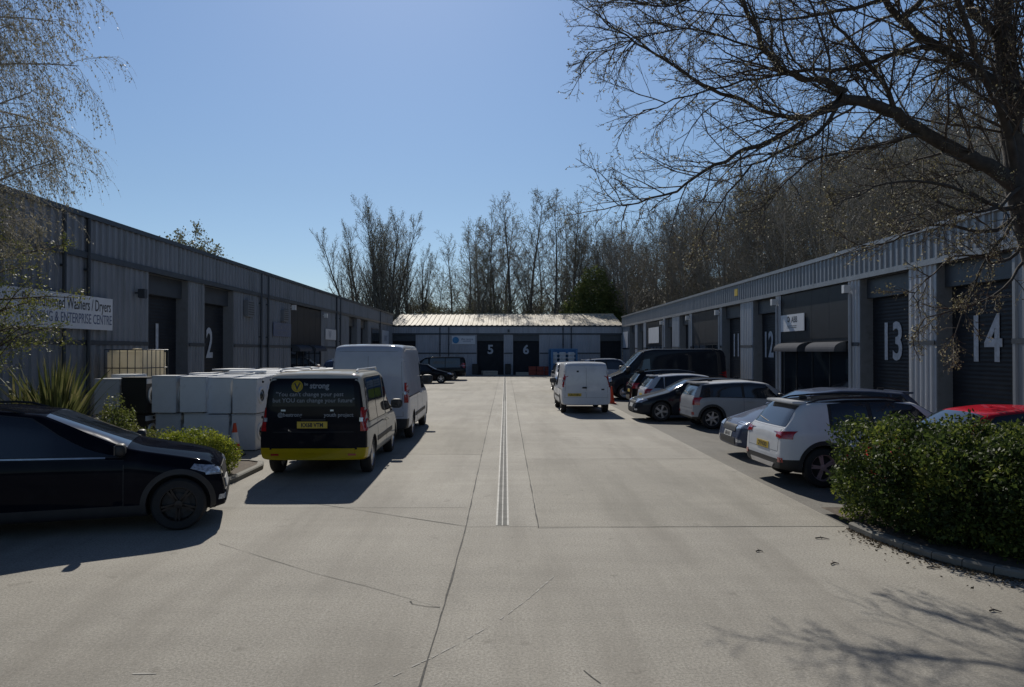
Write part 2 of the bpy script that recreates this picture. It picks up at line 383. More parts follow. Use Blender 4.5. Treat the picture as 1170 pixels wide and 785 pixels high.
for Yj in (16.2, 24, 33, 43, 54, 64):
    strip('slab_joint', [Vector((.62, Yj, 0)), Vector((4.45, Yj + .05, 0))], .010, Z1, M['joint'], .5)
    strip('slab_joint', [Vector((-.5, Yj + .7, 0)), Vector((-6, Yj + .8, 0))], .010, Z1, M['joint'], .5)
sc_pts = [P(428, 781), P(460, 766), P(493, 750), P(525, 734), P(553, 717.7), P(580, 701), P(600, 686), P(618, 671), P(632.6, 658)]
for i, (a, b) in enumerate(zip(sc_pts[:-1], sc_pts[1:])):
    for k in range(3):
        if rnd.random() < .22: continue
        strip('ground_scratch', [a.lerp(b, k / 3), a.lerp(b, k / 3 + rnd.uniform(.2, .33))], .011, .0035, M['scratch'], .9)
strip('ground_scratch', [P(155, 767), P(182, 767)], .014, .0035, M['scratch'], .8)
strip('ground_crack', [P(469, 686), P(472, 689), P(488, 692), P(503, 693)], .012, .004, M['joint'], .8)
strip('ground_crack', [P(667, 765), P(676, 773), P(686, 780)], .006, .0035, M['joint'], .8)
strip('ground_crack', [P(795, 503), P(870, 512), P(905, 550)], .01, Z1, M['joint'], .8)

# drainage channel
x0 = .055 - .055; dr = MB(); dl, drr = -.125, .045
a = P(566.5, 600); b = P(581.5, 600); dl, drr = a.x, b.x
dr.box(dl, dl + .025, 10.05, 73.5, -.02, .006); dr.box(drr - .025, drr, 10.05, 73.5, -.02, .006)
cx = (dl + drr) / 2; dr.box(cx - .008, cx + .008, 10.05, 73.5, -.02, .005)
y = 10.08
while y < 73.4: dr.box(dl + .02, drr - .02, y, y + .018, -.015, .004); y += .05 if y < 35 else .09
o = dr.build('drain_grate', M['galvanised']); tag(o, 'long galvanised drainage channel grate running up the middle of the concrete yard', 'drain grate')
mb = MB(); mb.quad((dl, 10.05, .002), (drr, 10.05, .002), (drr, 73.5, .002), (dl, 73.5, .002)); mb.build('channel_bottom', M['black_plastic'], o)

# kerbs and beds
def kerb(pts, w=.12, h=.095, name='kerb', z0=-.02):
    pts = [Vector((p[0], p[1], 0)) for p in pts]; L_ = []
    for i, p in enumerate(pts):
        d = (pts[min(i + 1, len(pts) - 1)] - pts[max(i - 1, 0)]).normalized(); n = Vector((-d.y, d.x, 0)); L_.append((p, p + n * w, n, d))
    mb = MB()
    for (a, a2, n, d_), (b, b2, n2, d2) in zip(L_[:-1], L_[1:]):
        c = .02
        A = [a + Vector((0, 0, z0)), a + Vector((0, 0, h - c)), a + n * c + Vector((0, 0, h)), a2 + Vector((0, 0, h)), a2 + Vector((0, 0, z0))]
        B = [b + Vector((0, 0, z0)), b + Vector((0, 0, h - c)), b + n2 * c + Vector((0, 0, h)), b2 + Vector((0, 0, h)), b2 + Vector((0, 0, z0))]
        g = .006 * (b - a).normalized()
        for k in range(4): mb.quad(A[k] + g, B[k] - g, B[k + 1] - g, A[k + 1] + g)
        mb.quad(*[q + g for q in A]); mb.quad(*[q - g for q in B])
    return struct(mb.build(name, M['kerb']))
kr = [(4.42, 9.8), (4.46, 9.25), (4.57, 8.74), (4.68, 8.35), (4.83, 8.04), (5.0, 7.78), (5.2, 7.55), (5.45, 7.31), (5.75, 7.1), (6.15, 6.85), (6.6, 6.6), (7.3, 6.3), (8, 6.1), (10, 5.6), (14, 5.2)]
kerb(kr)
mb = MB(); n = len(kr)
for a, b in zip(kr[:-1], kr[1:]): mb.quad((a[0] + .1, a[1] + .05, .07), (b[0] + .1, b[1] + .05, .07), (max(b[0], 12) + 3, max(10.4, b[1]), .09), (max(a[0], 12) + 3, 10.4, .09))
mb.quad((4.52, 9.85, .07), (15, 10.4, .09), (15, 10.85, .09), (4.5, 10.85, .07))
struct(mb.build('hedge_bed_soil', M['soil']))
kl = [(-11, 15.65), (-5.2, 15.6), (-4.85, 15.35), (-4.72, 14.9), (-4.72, 13.5), (-4.78, 12.9), (-5.1, 12.35), (-5.8, 12.05), (-11, 11.9)]
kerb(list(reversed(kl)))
mb = MB(); mb.quad(*[(x + (.1 if x < -6 else -.06), y, .075) for x, y in kl]); struct(mb.build('planting_bed_soil', M['soil']))
# ------------------------------------------------------------------ buildings
def corr(mb, O, U, length, z0, z1, Nn, pitch=.333, depth=.035, m=0, axis2=None):
    """ribbed metal sheet starting at O, running along U, ribs along z (or axis2), standing out along Nn"""
    O = Vector(O); U = Vector(U); Nn = Vector(Nn); prof = []
    t = 0.0
    while t < length:
        for a, dd in ((0, 0), (.56, 0), (.64, 1), (.92, 1), (1.0, 0)):
            q = t + a * pitch
            if q <= length: prof.append((q, dd * depth))
        t += pitch
    prof.append((length, 0))
    last = None
    for q, dd in prof:
        if last and q - last[0] > 1e-4:
            a = O + U * last[0] + Nn * last[1]; b = O + U * q + Nn * dd
            if axis2 is None: mb.quad(a + Vector((0, 0, z0)), b + Vector((0, 0, z0)), b + Vector((0, 0, z1)), a + Vector((0, 0, z1)), m=m)
            else: mb.quad(a, b, b + Vector(axis2), a + Vector(axis2), m=m)
        last = (q, dd)

class Facade:
    """local frame: u along the wall, n outwards, z up -> world"""
    def __init__(s, O, U, Nn, root): s.O = Vector(O); s.U = Vector(U); s.N = Vector(Nn); s.root = root
    def p(s, u, n, z): return s.O + s.U * u + s.N * n + Vector((0, 0, z))
    def box(s, mb, u0, u1, n0, n1, z0, z1, m=0):
        q = [s.p(u, n, z) for z in (z0, z1) for (u, n) in ((u0, n0), (u1, n0), (u1, n1), (u0, n1))]
        k = len(mb.v); mb.v += [tuple(v) for v in q]
        for f in ((3, 2, 1, 0), (4, 5, 6, 7), (0, 1, 5, 4), (1, 2, 6, 5), (2, 3, 7, 6), (3, 0, 4, 7)): mb.f.append(tuple(k + i for i in f)); mb.m.append(m)
    def door(s, u0, u1, h, num=None, numw=0, nsize=1.1, d=.42, name='shutter_door', nz=2.6, nu=0, face='+x', cond=.8):
        mb = MB(); z = .02; k = 0; rev = MB()
        w0, w1 = u0 + .03, u1 - .03
        hb = h - .62
        while z < hb:
            z2 = min(z + .11, hb)
            mb.quad(s.p(w0, -d, z), s.p(w1, -d, z), s.p(w1, -d + .007, (z + z2) / 2), s.p(w0, -d + .007, (z + z2) / 2))
            mb.quad(s.p(w0, -d + .007, (z + z2) / 2), s.p(w1, -d + .007, (z + z2) / 2), s.p(w1, -d, z2), s.p(w0, -d, z2)); z = z2
        dr = mb.build(name, M['shutter'], s.root)
        hx = MB(); s.box(hx, w0, w1, -d - .1, -d + .2, hb, h - .02); hx.build('shutter_box', M['trim_dark'], dr)
        s.box(rev, u0 - .002, u0 + .03, -d - .12, -.004, 0, h); s.box(rev, u1 - .03, u1 + .002, -d - .12, -.004, 0, h)
        s.box(rev, u0, u1, -d - .14, -.004, h, h + .03)
        rev.build('door_reveal', M['reveal'], s.root)
        if num:
            c = s.p((u0 + u1) / 2 + nu, -d + .024, nz)
            text_obj('number', num, nsize / .7, M['number_paint'], c, face, dr, offset=.032, cond=cond * 1.06, extr=.003)
        return dr

def pipe(fc, u, n=.1, z1=5.7, r=.05, mat='trim_dark', name='downpipe', hopper=False):
    mb = MB(); mb.tube([fc.p(u, n, .02), fc.p(u, n, z1)], r, 8)
    for z in (1.2, 2.9, 4.4): fc.box(mb, u - r * 1.5, u + r * 1.5, 0, n + .02, z, z + .05)
    return mb.build(name, M[mat], fc.root, True)

def long_building(side, X, yA, yB, eave, hf, label, doors, darkbays, pipes, clad, cladp, nm, widths):
    root = thing('industrial_unit_building', label, 'building', (X, (yA + yB) / 2, 0))
    T = Matrix.Translation((-X, -(yA + yB) / 2, 0))
    s = side; face = '-x' if s > 0 else '+x'
    fc = Facade((X - root.location.x, 0 - root.location.y, 0), (0, 1, 0), (-s, 0, 0), root)
    # openings
    ops = sorted([(a, b, 'd') for a, b, *_ in doors] + [(a, b, 's') for a, b, *_ in darkbays])
    wall = MB(); u = yA
    for a, b, k in ops + [(yB, yB, 'e')]:
        if a > u + .02:
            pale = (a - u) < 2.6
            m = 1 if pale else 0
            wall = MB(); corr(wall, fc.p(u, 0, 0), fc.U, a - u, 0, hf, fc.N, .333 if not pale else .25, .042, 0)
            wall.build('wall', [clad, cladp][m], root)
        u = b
    fa = MB(); corr(fa, fc.p(yA, .03, 0), fc.U, yB - yA, hf + .1, eave - .12, fc.N, .333, .05); fa.build('fascia', clad, root)
    tr = MB(); fc.box(tr, yA, yB, -.1, .1, hf - .04, hf + .12); fc.box(tr, yA, yB, -.1, .13, eave - .13, eave); tr.build('trim', M['trim_dark'] if s < 0 else clad, root)
    gi = MB(); u = yA
    for a, b, k in ops + [(yB, yB, 'e')]:
        if a > u + .35: fc.box(gi, u + .02, a - .02, .031, .05, 2.46, 2.58)
        u = b
    gi.build('rail', M['trim_dark'], root)
    # roof and remaining shell
    rf = MB(); d = 9.0; rise = 1.0
    corr(rf, fc.p(yA, -.02, eave - .01), fc.U, yB - yA, 0, 0, (0, 0, 1), .4, .03, 0, axis2=(s * d, 0, rise))
    corr(rf, fc.p(yA, -.02 - 2 * d, eave - .01), fc.U, yB - yA, 0, 0, (0, 0, 1), .4, .03, 0, axis2=(-s * d, 0, rise))
    rf.build('roof', M['roof_grey'], root)
    sh = MB()
    sh.quad(fc.p(yA, -2 * d, 0), fc.p(yB, -2 * d, 0), fc.p(yB, -2 * d, eave), fc.p(yA, -2 * d, eave))
    for yy in (yA, yB): sh.quad(fc.p(yy, 0, 0), fc.p(yy, -2 * d, 0), fc.p(yy, -2 * d, eave), fc.p(yy, -d, eave + rise), fc.p(yy, 0, eave))
    sh.build('end_wall', clad, root)
    it = MB(); fc.box(it, yA + .1, yB - .1, -.9, -.75, 0, hf); it.build('inner_wall', M['interior'], root)
    for dd in doors: fc.door(dd[0], dd[1], hf - .04, dd[2], face=face, nz=dd[3] if len(dd) > 3 else 2.62, nu=dd[4] if len(dd) > 4 else 0, nsize=1.12)
    for u in pipes: pipe(fc, u, z1=eave - .14)
    return root, fc

rootL, fL = long_building(-1, -11.0, 4.5, 74, 5.9, 4.76,
    'long grey ribbed metal unit block on the left with doors numbered 1 and 2',
    [(23.5, 26.5, '1', 2.62, .0), (27.9, 30.9, '2', 2.62, .02), (53.5, 56.5, '3'), (57.9, 60.9, '4')],
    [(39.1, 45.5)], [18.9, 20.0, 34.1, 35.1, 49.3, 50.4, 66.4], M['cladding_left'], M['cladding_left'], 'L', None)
rootR, fR = long_building(1, 11.4, 5, 74, 5.66, 4.64,
    'long grey ribbed metal unit block on the right with doors numbered 13 and 14',
    [(17.0, 20.05, '14', 2.62, .0), (21.4, 24.4, '13', 2.6, .16), (31.95, 34.95, '12', 2.6, .5), (36.7, 40.0, '11', 2.6, .45), (47.0, 49.8, None), (51.9, 54.3, None), (62.6, 65.6, None), (66.8, 69.8, None)],
    [(25.15, 31.4), (40.4, 46.4), (54.8, 61.6)], [], M['cladding'], M['cladding_pale'], 'R', None)

def dark_bay(fc, u0, u1, hf, awn=True, seed=0, awnings=2):
    pn = MB(); zb = 2.75
    n = max(2, int((u1 - u0) / 1.25)); wd = (u1 - u0) / n
    for i in range(n): fc.box(pn, u0 + i * wd + .006, u0 + (i + 1) * wd - .006, -.06, -.01, zb, hf - .05)
    pn.build('panel', M['black_panel'], fc.root)
    lo = MB()
    for i in range(n + 1): fc.box(lo, u0 + i * wd - .035, u0 + i * wd + .035, -.09, -.02, 0, zb)
    fc.box(lo, u0, u1, -.085, -.025, zb - .12, zb + .001); fc.box(lo, u0, u1, -.085, -.025, 0, .25)
    wf = lo.build('window_frame', M['black_panel'], fc.root)
    gl = MB()
    for i in range(n): fc.box(gl, u0 + i * wd + .03, u0 + (i + 1) * wd - .03, -.06, -.045, .24, zb - .1)
    gl.build('pane', M['glass_dark'], wf)
    if awn:
        L_ = (u1 - u0 - 1.2) / awnings
        for i in range(awnings):
            a = u0 + .15 + i * (L_ + .8); b = a + L_
            prof = [(0, 2.62)] + [(.42 * math.sin(t), 2.36 + .26 * math.cos(t)) for t in [k * math.pi / 2 / 6 for k in range(1, 7)]] + [(.42, 2.28)]
            mb = MB()
            for (n0, z0), (n1, z1) in zip(prof[:-1], prof[1:]): mb.quad(fc.p(a, n0, z0), fc.p(b, n0, z0), fc.p(b, n1, z1), fc.p(a, n1, z1))
            aw = mb.build('awning', M['awning_cloth'], fc.root, True)
            for uu in (a + .004, b - .004): sd = MB(); sd.quad(*[fc.p(uu, nn, zz) for nn, zz in prof], fc.p(uu, 0, 2.28)); sd.build('awning_side', M['trim_dark'], aw)
dark_bay(fR, 25.2, 31.35, 4.62); dark_bay(fR, 40.45, 46.35, 4.62, False); dark_bay(fR, 54.85, 61.55, 4.62, False)
dark_bay(fL, 39.15, 45.45, 4.72)

def flood(fc, u, z, mat='white_plastic', pipe_to=None):
    mb = MB(); c = fc.p(u, .22, z)
    fc.box(mb, u - .09, u + .09, .12, .32, z - .12, z + .14); fc.box(mb, u - .03, u + .03, 0, .13, z, z + .05)
    lp = mb.build('flood_lamp', M[mat], fc.root)
    g = MB(); fc.box(g, u - .07, u + .07, .14, .30, z - .135, z - .121); g.build('lens', M['glass_bright'], lp)
for u in (24.9, 31.65, 40.2, 46.7, 54.55): 
    flood(fR, u, 4.32)
    mb = MB(); mb.tube([fR.p(u, .09, .02), fR.p(u, .09, 4.18)], .055, 8); mb.build('conduit', M['grey_pipe'], fR.root, True)
flood(fL, 38.9, 4.5); flood(fL, 45.8, 4.4); flood(fL, 22.7, 4.0, 'trim_dark')
for u, z0, z1 in ((32.45, 3.75, 4.45), (37.6, 3.75, 4.3)):
    mb = MB(); fL.box(mb, u - .4, u + .4, .03, .2, z0, z1); v = mb.build('vent', M['reveal'], fL.root)
    g = MB()
    for k in range(6): fL.box(g, u - .34, u + .34, .2, .215, z0 + .08 + k * .1, z0 + .12 + k * .1)
    g.build('louvre', M['trim_dark'], v)
mb = MB(); fL.box(mb, 62.3, 66, .03, .08, 2.6, 4.2); wn = mb.build('window', M['trim_dark'], fL.root)
g = MB(); fL.box(g, 62.45, 64.1, .08, .09, 2.7, 4.1); fL.box(g, 64.2, 65.85, .08, .09, 2.7, 4.1); g.build('pane', M['glass_dark'], wn)
# door-side conduits, small emblem plates on the right fascia
mb = MB(); fR.box(mb, 37.0, 37.5, .075, .09, 5.0, 5.35); mb.build('fascia_plate', M['plate_yellow'], fR.root)
# gutters' brackets & roof vents are hidden; back building
rootB = thing('industrial_unit_building', 'low grey unit block across the far end with pale roof, doors 5 and 6', 'building', (0, 74, 0))
fB = Facade((0, 0, 0), (1, 0, 0), (0, -1, 0), rootB)
EB = 4.77; HB = 3.92
bd = [(-11.0, -8.7, None), (-2.78, -.15, '5'), (.72, 3.3, '6'), (9.2, 11.3, None)]
w_ = MB(); u = -11.0
for a, b, k in bd + [(11.35, 11.35, None)]:
    if a > u + .02: w_ = MB(); corr(w_, fB.p(u, 0, 0), fB.U, a - u, 0, HB, fB.N, .25, .03); w_.build('wall', M['facade_grey'], rootB)
    u = b
fa = MB(); corr(fa, fB.p(-11, .03, 0), fB.U, 22.35, HB + .1, EB - .1, fB.N, .25, .04); fa.build('fascia', M['facade_grey'], rootB)
tr = MB(); fB.box(tr, -11, 11.38, -.1, .09, HB - .04, HB + .11); fB.box(tr, -11, 11.38, -.1, .12, EB - .14, EB); tr.build('trim', M['trim_dark'], rootB)
gi = MB(); fB.box(gi, -8.7, -2.8, .04, .07, 2.02, 2.14); fB.box(gi, -.13, .7, .04, .07, 2.02, 2.14); fB.box(gi, 3.32, 9.2, .04, .07, 2.02, 2.14); gi.build('rail', M['trim_dark'], rootB)
for a, b, k in bd: fB.door(a, b, HB - .04, k, face='-y', nz=2.45, nsize=.85, d=.3, cond=.95)
for u in (-6.35, -5.5, 5.6, 6.4): pipe(fB, u, z1=EB - .15, r=.05)
rf = MB(); corr(rf, fB.p(-11.2, .12, EB + .01), fB.U, 22.7, 0, 0, (0, 0, 1), .5, .05, 0, axis2=(0, 7.2, 1.42)); rf.build('roof', M['roof_sheet'], rootB)
rf = MB(); corr(rf, fB.p(-11.2, -14.3, EB + .01), fB.U, 22.7, 0, 0, (0, 0, 1), .5, .05, 0, axis2=(0, -7.2, 1.42)); fB.box(rf, -11.2, 11.5, -7.25, -6.95, EB + 1.4, EB + 1.5); rf.build('rear_roof', M['roof_sheet'], rootB)
sh = MB()
for uu in (-11.0, 11.35): sh.quad(fB.p(uu, 0, 0), fB.p(uu, -14.2, 0), fB.p(uu, -14.2, EB), fB.p(uu, -7.1, EB + 1.4), fB.p(uu, 0, EB))
sh.quad(fB.p(-11, -14.2, 0), fB.p(11.35, -14.2, 0), fB.p(11.35, -14.2, EB), fB.p(-11, -14.2, EB)); sh.build('end_wall', M['cladding'], rootB)
it = MB(); fB.box(it, -10.9, 11.2, -.8, -.7, 0, HB); it.build('inner_wall', M['interior'], rootB)
flood(fB, -.1 + .4, 4.25, 'trim_dark')

# ------------------------------------------------------------------ signs on buildings (things of their own)
def board(name, label, fc, face, u0, u1, z0, z1, mat='sign_white', n0=.07, th=.03, lines=(), group=None, frame=False):
    c = fc.root.matrix_basis.translation + fc.p((u0 + u1) / 2, n0, (z0 + z1) / 2)
    r = thing(name, label, 'sign', c, group=group)
    f2 = Facade((0, 0, 0), fc.U, fc.N, r); w, h = (u1 - u0) / 2, (z1 - z0) / 2
    mb = MB(); f2.box(mb, -w, w, 0, th, -h, h); mb.build('panel', M[mat], r)
    for (s, size, z, uo, cond, mt) in lines: text_obj('lettering', s, size, M[mt], f2.p(uo, th + .003, z), face, r, offset=.002, cond=cond, extr=.001)
    return r, f2
board('wall_sign', 'wide white board on the left block reading Reconditioned Washers / Dryers, half behind twigs', fL, '+x', 14.9, 21.02, 2.86, 3.72, n0=.17,
      lines=[('Reconditioned Washers / Dryers', .42, .16, 1.05, .68, 'ink'), ('TRAINING & ENTERPRISE CENTRE', .36, -.16, 1.05, .72, 'sign_blue')])
r, f = board('wall_sign', 'dull blue sign board fixed left of the dark shopfront on the left block', fL, '+x', 35.9, 38.8, 3.0, 3.66, 'sign_blue', lines=[('TOTAL MOTOR CARE', .3, .12, 0, .8, 'white_ink'), ('SERVICE  REPAIRS', .22, -.15, 0, .9, 'white_ink')])
board('wall_sign', 'small white sign board right of the dark shopfront on the left block', fL, '+x', 46.3, 49.1, 3.0, 3.65, lines=[('W', .7, 0, -.3, 1, 'sign_blue')])
board('wall_sign', 'pale sign board at the far end of the left block beside its last window', fL, '+x', 67.5, 71.2, 2.75, 4.15, lines=[('UNIT', .7, 0, 0, 1, 'sign_blue')])
r, f = board('wall_sign', 'white sign board reading ABB above the black awnings on the right block', fR, '-x', 28.85, 31.3, 3.08, 3.75, n0=.02,
      lines=[('ABB', .34, .13, -.25, 1.0, 'ink'), ('.............................', .2, -.12, 0, .8, 'ink'), ('...........................', .2, -.19, 0, .8, 'ink')])
mb = MB(); mb.lathe([(.0, 0), (.12, 0), (.12, .006)], (0, 0, 0), 'x', 20); 
o = mb.build('round_mark', M['ink'], r); o.location = f.p(.35, .036, .15); o.scale = (-1, 1, 1)
mb = MB(); mb.lathe([(.0, 0), (.07, 0), (.07, .006)], (0, 0, 0), 'x', 20); o = mb.build('round_mark', M['sign_white'], r); o.location = f.p(.35, .043, .15); o.scale = (-1, 1, 1)
board('wall_sign', 'narrow white sign board beyond the dark van on the right block', fR, '-x', 56.3, 60.3, 2.9, 4.1, n0=.02)
board('wall_sign', 'white sign board on the far corner of the right block', fR, '-x', 70.3, 73.3, 2.6, 4.1)
r, f = board('wall_sign', 'pale board with round blue logo left of door 5 on the far block', fB, '-y', -5.2, -2.95, 2.95, 3.75, 'sign_white', n0=.05, lines=[('the centre', .3, .1, .35, .9, 'sign_blue'), ('community', .2, -.12, .35, .9, 'sign_blue')])
mb = MB(); mb.lathe([(0, 0), (.32, 0), (.32, -.02)], (-.75, -.033, 0), 'y', 24); mb.build('round_logo', M['logo_blue'], r)
board('notice', 'small notice with red band low on the left block behind the spiky plant', fL, '+x', 15.75, 16.3, 1.35, 1.95, 'sign_white', lines=[('PRIVATE', .13, .12, 0, 1, 'red_lens'), ('PARKING', .13, -.05, 0, 1, 'ink')])

# ------------------------------------------------------------------ appliances
def washing_machine(matb, name='washing_machine'):
    r = thing(name, '', 'washing machine')
    mb = MB(); mb.rbox(-.29, .29, -.3, .3, .02, .82, .012); mb.build('cabinet', M[matb], r, True)
    mb = MB(); mb.rbox(-.3, .3, -.302, .302, .822, .85, .008); mb.build('worktop', M[matb], r, True)
    mb = MB(); mb.rbox(.292, .305, -.29, .29, .70, .815, .004); cp = mb.build('control_panel', M['white_plastic'], r, True)
    mb = MB(); mb.lathe([(.0, .33), (.032, .33), (.035, .306)], (0, .05, .757), 'x', 12); mb.build('dial', M['black_plastic'], cp)
    mb = MB(); mb.lathe([(.2, .291), (.2, .312), (.17, .325), (.14, .318)], (0, 0, .43), 'x', 28); dd = mb.build('door', M['white_plastic'], r, True)
    mb = MB(); mb.lathe([(.145, .314), (.10, .30), (.05, .335), (0, .345)], (0, 0, .43), 'x', 24); mb.build('porthole', M['glass_dark'], dd, True)
    mb = MB()
    for sx in (-.24, .24):
        for sy in (-.25, .25): mb.tube([(sx, sy, 0), (sx, sy, .025)], .02, 6)
    mb.build('foot', M['black_plastic'], r)
    return r
wmW = washing_machine('appliance'); wmG = washing_machine('appliance_grey'); wmB = washing_machine('appliance_black')
pool = {'W': wmW, 'G': wmG, 'B': wmB}; used_ = set()
def put_wm(k, x, y, z, rz, label, group=None):
    o = pool[k] if k not in used_ else copy_tree(pool[k])
    used_.add(k); o.location = (x, y, z); o.rotation_euler = (0, 0, rz); o['label'] = label
    if group: o['group'] = group
    elif 'group' in o: del o['group']
    return o
tiers = ('lower', 'top'); colx = [-9.15, -8.48, -7.8, -7.16, -6.62, -6.0]
words = ['leftmost column', 'second column from the left', 'third column from the left', 'fourth column from the left', 'fifth column from the left', 'right-hand corner column']
kindf = {0: 'GG', 1: 'BB', 2: 'GW', 3: 'WW', 4: 'WW', 5: 'WW'}
cn = {'W': 'white', 'G': 'greyish white', 'B': 'black'}
for ci, cxm in enumerate(colx):
    rows = 2 if ci < 2 else 14 if ci > 2 else 13
    for ri in range(rows):
        for t in (0, 1):
            if t == 0 and ri > 0 and ci != 5: continue
            x = cxm + rnd.uniform(-.03, .03); yy = 17.85 + ri * .68 + rnd.uniform(-.07, .09) + (.06 if ci == 4 and ri == 0 else 0); z = t * .853
            if ri == 0: k = kindf[ci][t]; lab = f'{cn[k]} washing machine, front row, {tiers[t]} tier, {words[ci]} of the block'; g = None
            elif ci == 5:
                k = 'W' if rnd.random() < .8 else 'G'; lab = 'washing machine on the right-hand side of the block, behind its front corner'; g = 'machines along the right-hand side of the block'
            else:
                k = rnd.choice('WWWG'); lab = 'washing machine of which mostly the pale top shows, behind the front row of the block'; g = 'machines behind the front row of the block'
            hs = .975 + .05 * ((ci * 7 + ri * 3) % 5) / 4; o = put_wm(k, x, yy, t * (.853 * (.975 + .05 * ((ci * 5 + ri * 3) % 4) / 3)), rnd.uniform(-.09, .09), lab, g); o.scale = (.97, .97, hs if t else .975 + .05 * ((ci * 5 + ri * 3) % 4) / 3 - .002)
# flattened cardboard and loose panels on the machines
for i, (x, y, sx, sy, rz) in enumerate([(-6.6, 19.6, .9, .6, .3), (-7.6, 21.4, .8, .9, -.2), (-6.1, 23.4, .6, .8, .5)]):
    mb = MB(); mb.rbox(-sx / 2, sx / 2, -sy / 2, sy / 2, 0, .035, .006); o = mb.build('loose_panel', M['appliance']); o.location = (x, y, 1.77); o.rotation_euler = (0, 0, rz)
    tag(o, ['loose white panel nearest the front lying on top of the washing machines', 'loose white panel lying left of centre on the washing machines', 'loose white panel farthest back lying on the washing machines'][i], 'panel')
# IBC tanks
def ibc():
    r = thing('liquid_tank', '', 'tank')
    mb = MB(); mb.rbox(-.5, .5, -.58, .58, .17, 1.13, .05); mb.lathe([(.11, 1.12), (.11, 1.17), (0, 1.18)], (0, 0, 0), 'z', 14); mb.build('plastic_tank', M['tank'], r, True)
    c = MB(); X, Y_ = .53, .61
    for i in range(6):
        u = -X + i * 2 * X / 5
        for s in (-1, 1): c.tube([(u, s * Y_, .16), (u, s * Y_, 1.15)], .011, 6)
    for i in range(1, 6):
        u = -Y_ + i * 2 * Y_ / 6
        for s in (-1, 1): c.tube([(s * X, u, .16), (s * X, u, 1.15)], .011, 6)
    for z in (.18, .66, 1.14):
        c.tube([(-X, -Y_, z), (X, -Y_, z), (X, Y_, z), (-X, Y_, z), (-X, -Y_, z)], .013, 6)
    c.build('cage', M['trim_dark'], r)
    p = MB()
    for y in (-.5, 0, .5): p.box(-.55, .55, y - .06, y + .06, 0, .13)
    for x in (-.48, 0, .48): p.box(x - .09, x + .09, -.6, .6, .131, .155)
    p.build('pallet_base', M['black_plastic'], r)
    return r
t1 = ibc(); t1.location = (-9.9, 20.6, 0); t1.rotation_euler = (0, 0, -.12); tag(t1, 'caged cream plastic liquid tank standing on the ground beneath another behind the machines', 'tank')
t2 = copy_tree(t1); t2.location = (-9.92, 20.6, 1.19); t2.rotation_euler = (0, 0, -.1); t2['label'] = 'caged cream plastic liquid tank, upper of two, showing above the washing machines'

# ------------------------------------------------------------------ cones
def cone(name, x, y, h, label, banded):
    r = thing(name, label, 'traffic cone', (x, y, 0))
    b = MB(); b.rbox(-.19, .19, -.19, .19, 0, .03, .008); b.build('base', M['black_plastic'] if banded else M['cone_orange'], r)
    c = MB(); c.lathe([(.14, .03), (.13, .06), (.028, h), (.0, h)], (0, 0, 0), 'z', 20); bd_ = c.build('body', M['cone_orange'], r, True)
    if banded:
        f = lambda z: .13 + (.028 - .13) * (z - .06) / (h - .06) + .003
        c = MB(); c.lathe([(f(h * .38), h * .38), (f(h * .72), h * .72)], (0, 0, 0), 'z', 20); c.build('white_band', M['white_plastic'], bd_, True)
cone('traffic_cone', -5.93, 16.75, .72, 'red and white banded traffic cone standing against the washing machines', True)
cone('traffic_cone', 4.66, 33.4, .75, 'plain orange-red traffic cone between the small white van and the dark van', False)

# ------------------------------------------------------------------ odds and ends at the far units
def pallet_stack(name, x, y, n, label, mat='wood_pallet', w=1.2, rz=0):
    r = thing(name, label, 'pallet stack', (x, y, 0), rz)
    for k in range(n):
        m = MB(); z = k * .15
        for yy in (-.45, 0, .45): m.box(-w / 2, w / 2, yy - .05, yy + .05, z, z + .1)
        for q in range(7): m.box(-w / 2 + q * w / 7 + .01, -w / 2 + (q + 1) * w / 7 - .03, -.5, .5, z + .101, z + .125)
        m.build('pallet', M[mat], r)
    return r
pallet_stack('pallet_stack', -6.2, 72.3, 3, 'low stack of pale pallets left of door 5', w=1.6)
pallet_stack('pallet_stack', -1.5, 72.0, 3, 'low stack of pale pallets in front of door 5', w=1.4, rz=.2)
pallet_stack('pallet_stack', 1.6, 72.6, 2, 'smallest pale pallet stack beneath number 6', w=1.2)
r = thing('crate_stack', 'dull red crates stacked at the foot of door 6', 'crates', (3.3, 72.4, 0))
for k in range(2):
    for q in range(3):
        m = MB(); x = -.75 + q * .75; z = k * .42; m.rbox(x - .34, x + .34, -.3, .3, z + .01, z + .4, .02); m.rbox(x - .36, x + .36, -.32, .32, z + .34, z + .405, .01); m.build('crate', M['red_paint_pallet'], r)
r = thing('storage_rack', 'blue steel rack piled with white sacks right of door 6', 'rack', (5.35, 70.8, 0))
m = MB()
for x in (-1.25, 1.25):
    for y in (-.5, .5): m.box(x - .06, x + .06, y - .06, y + .06, 0, 2.5)
for z in (1.0, 2.4):
    for y in (-.5, .5): m.box(-1.19, 1.19, y - .05, y + .05, z, z + .12)
    for x in (-1.25, 1.25): m.box(x - .05, x + .05, -.44, .44, z, z + .11)
m.box(-1.2, 1.2, .5, .53, 1.2, 2.4); m.box(-1.28, -.95, -.56, -.53, .1, 2.4)
m.build('frame', M['blue_steel'], r)
for k in range(9):
    m = MB(); x = -.85 + (k % 3) * .8; z = 1.13 + (k // 3) * .36; m.rbox(x - .37, x + .37, -.42, .42, z, z + .34, .1, 0); m.build('sack', M['sack'], r, True)
m = MB(); m.rbox(-.7, .7, -.4, .4, .1, .9, .1); m.build('yellow_bag', M['hivis'], r, True)
r = thing('waste_bin', 'black wheeled bin between doors 5 and 6', 'bin', (.25, 73.2, 0))
m = MB(); m.rbox(-.29, .29, -.35, .35, .06, .98, .04); m.build('body', M['black_plastic'], r, True)
m = MB(); m.rbox(-.31, .31, -.38, .38, .985, 1.06, .03); m.build('lid', M['black_plastic'], r, True)
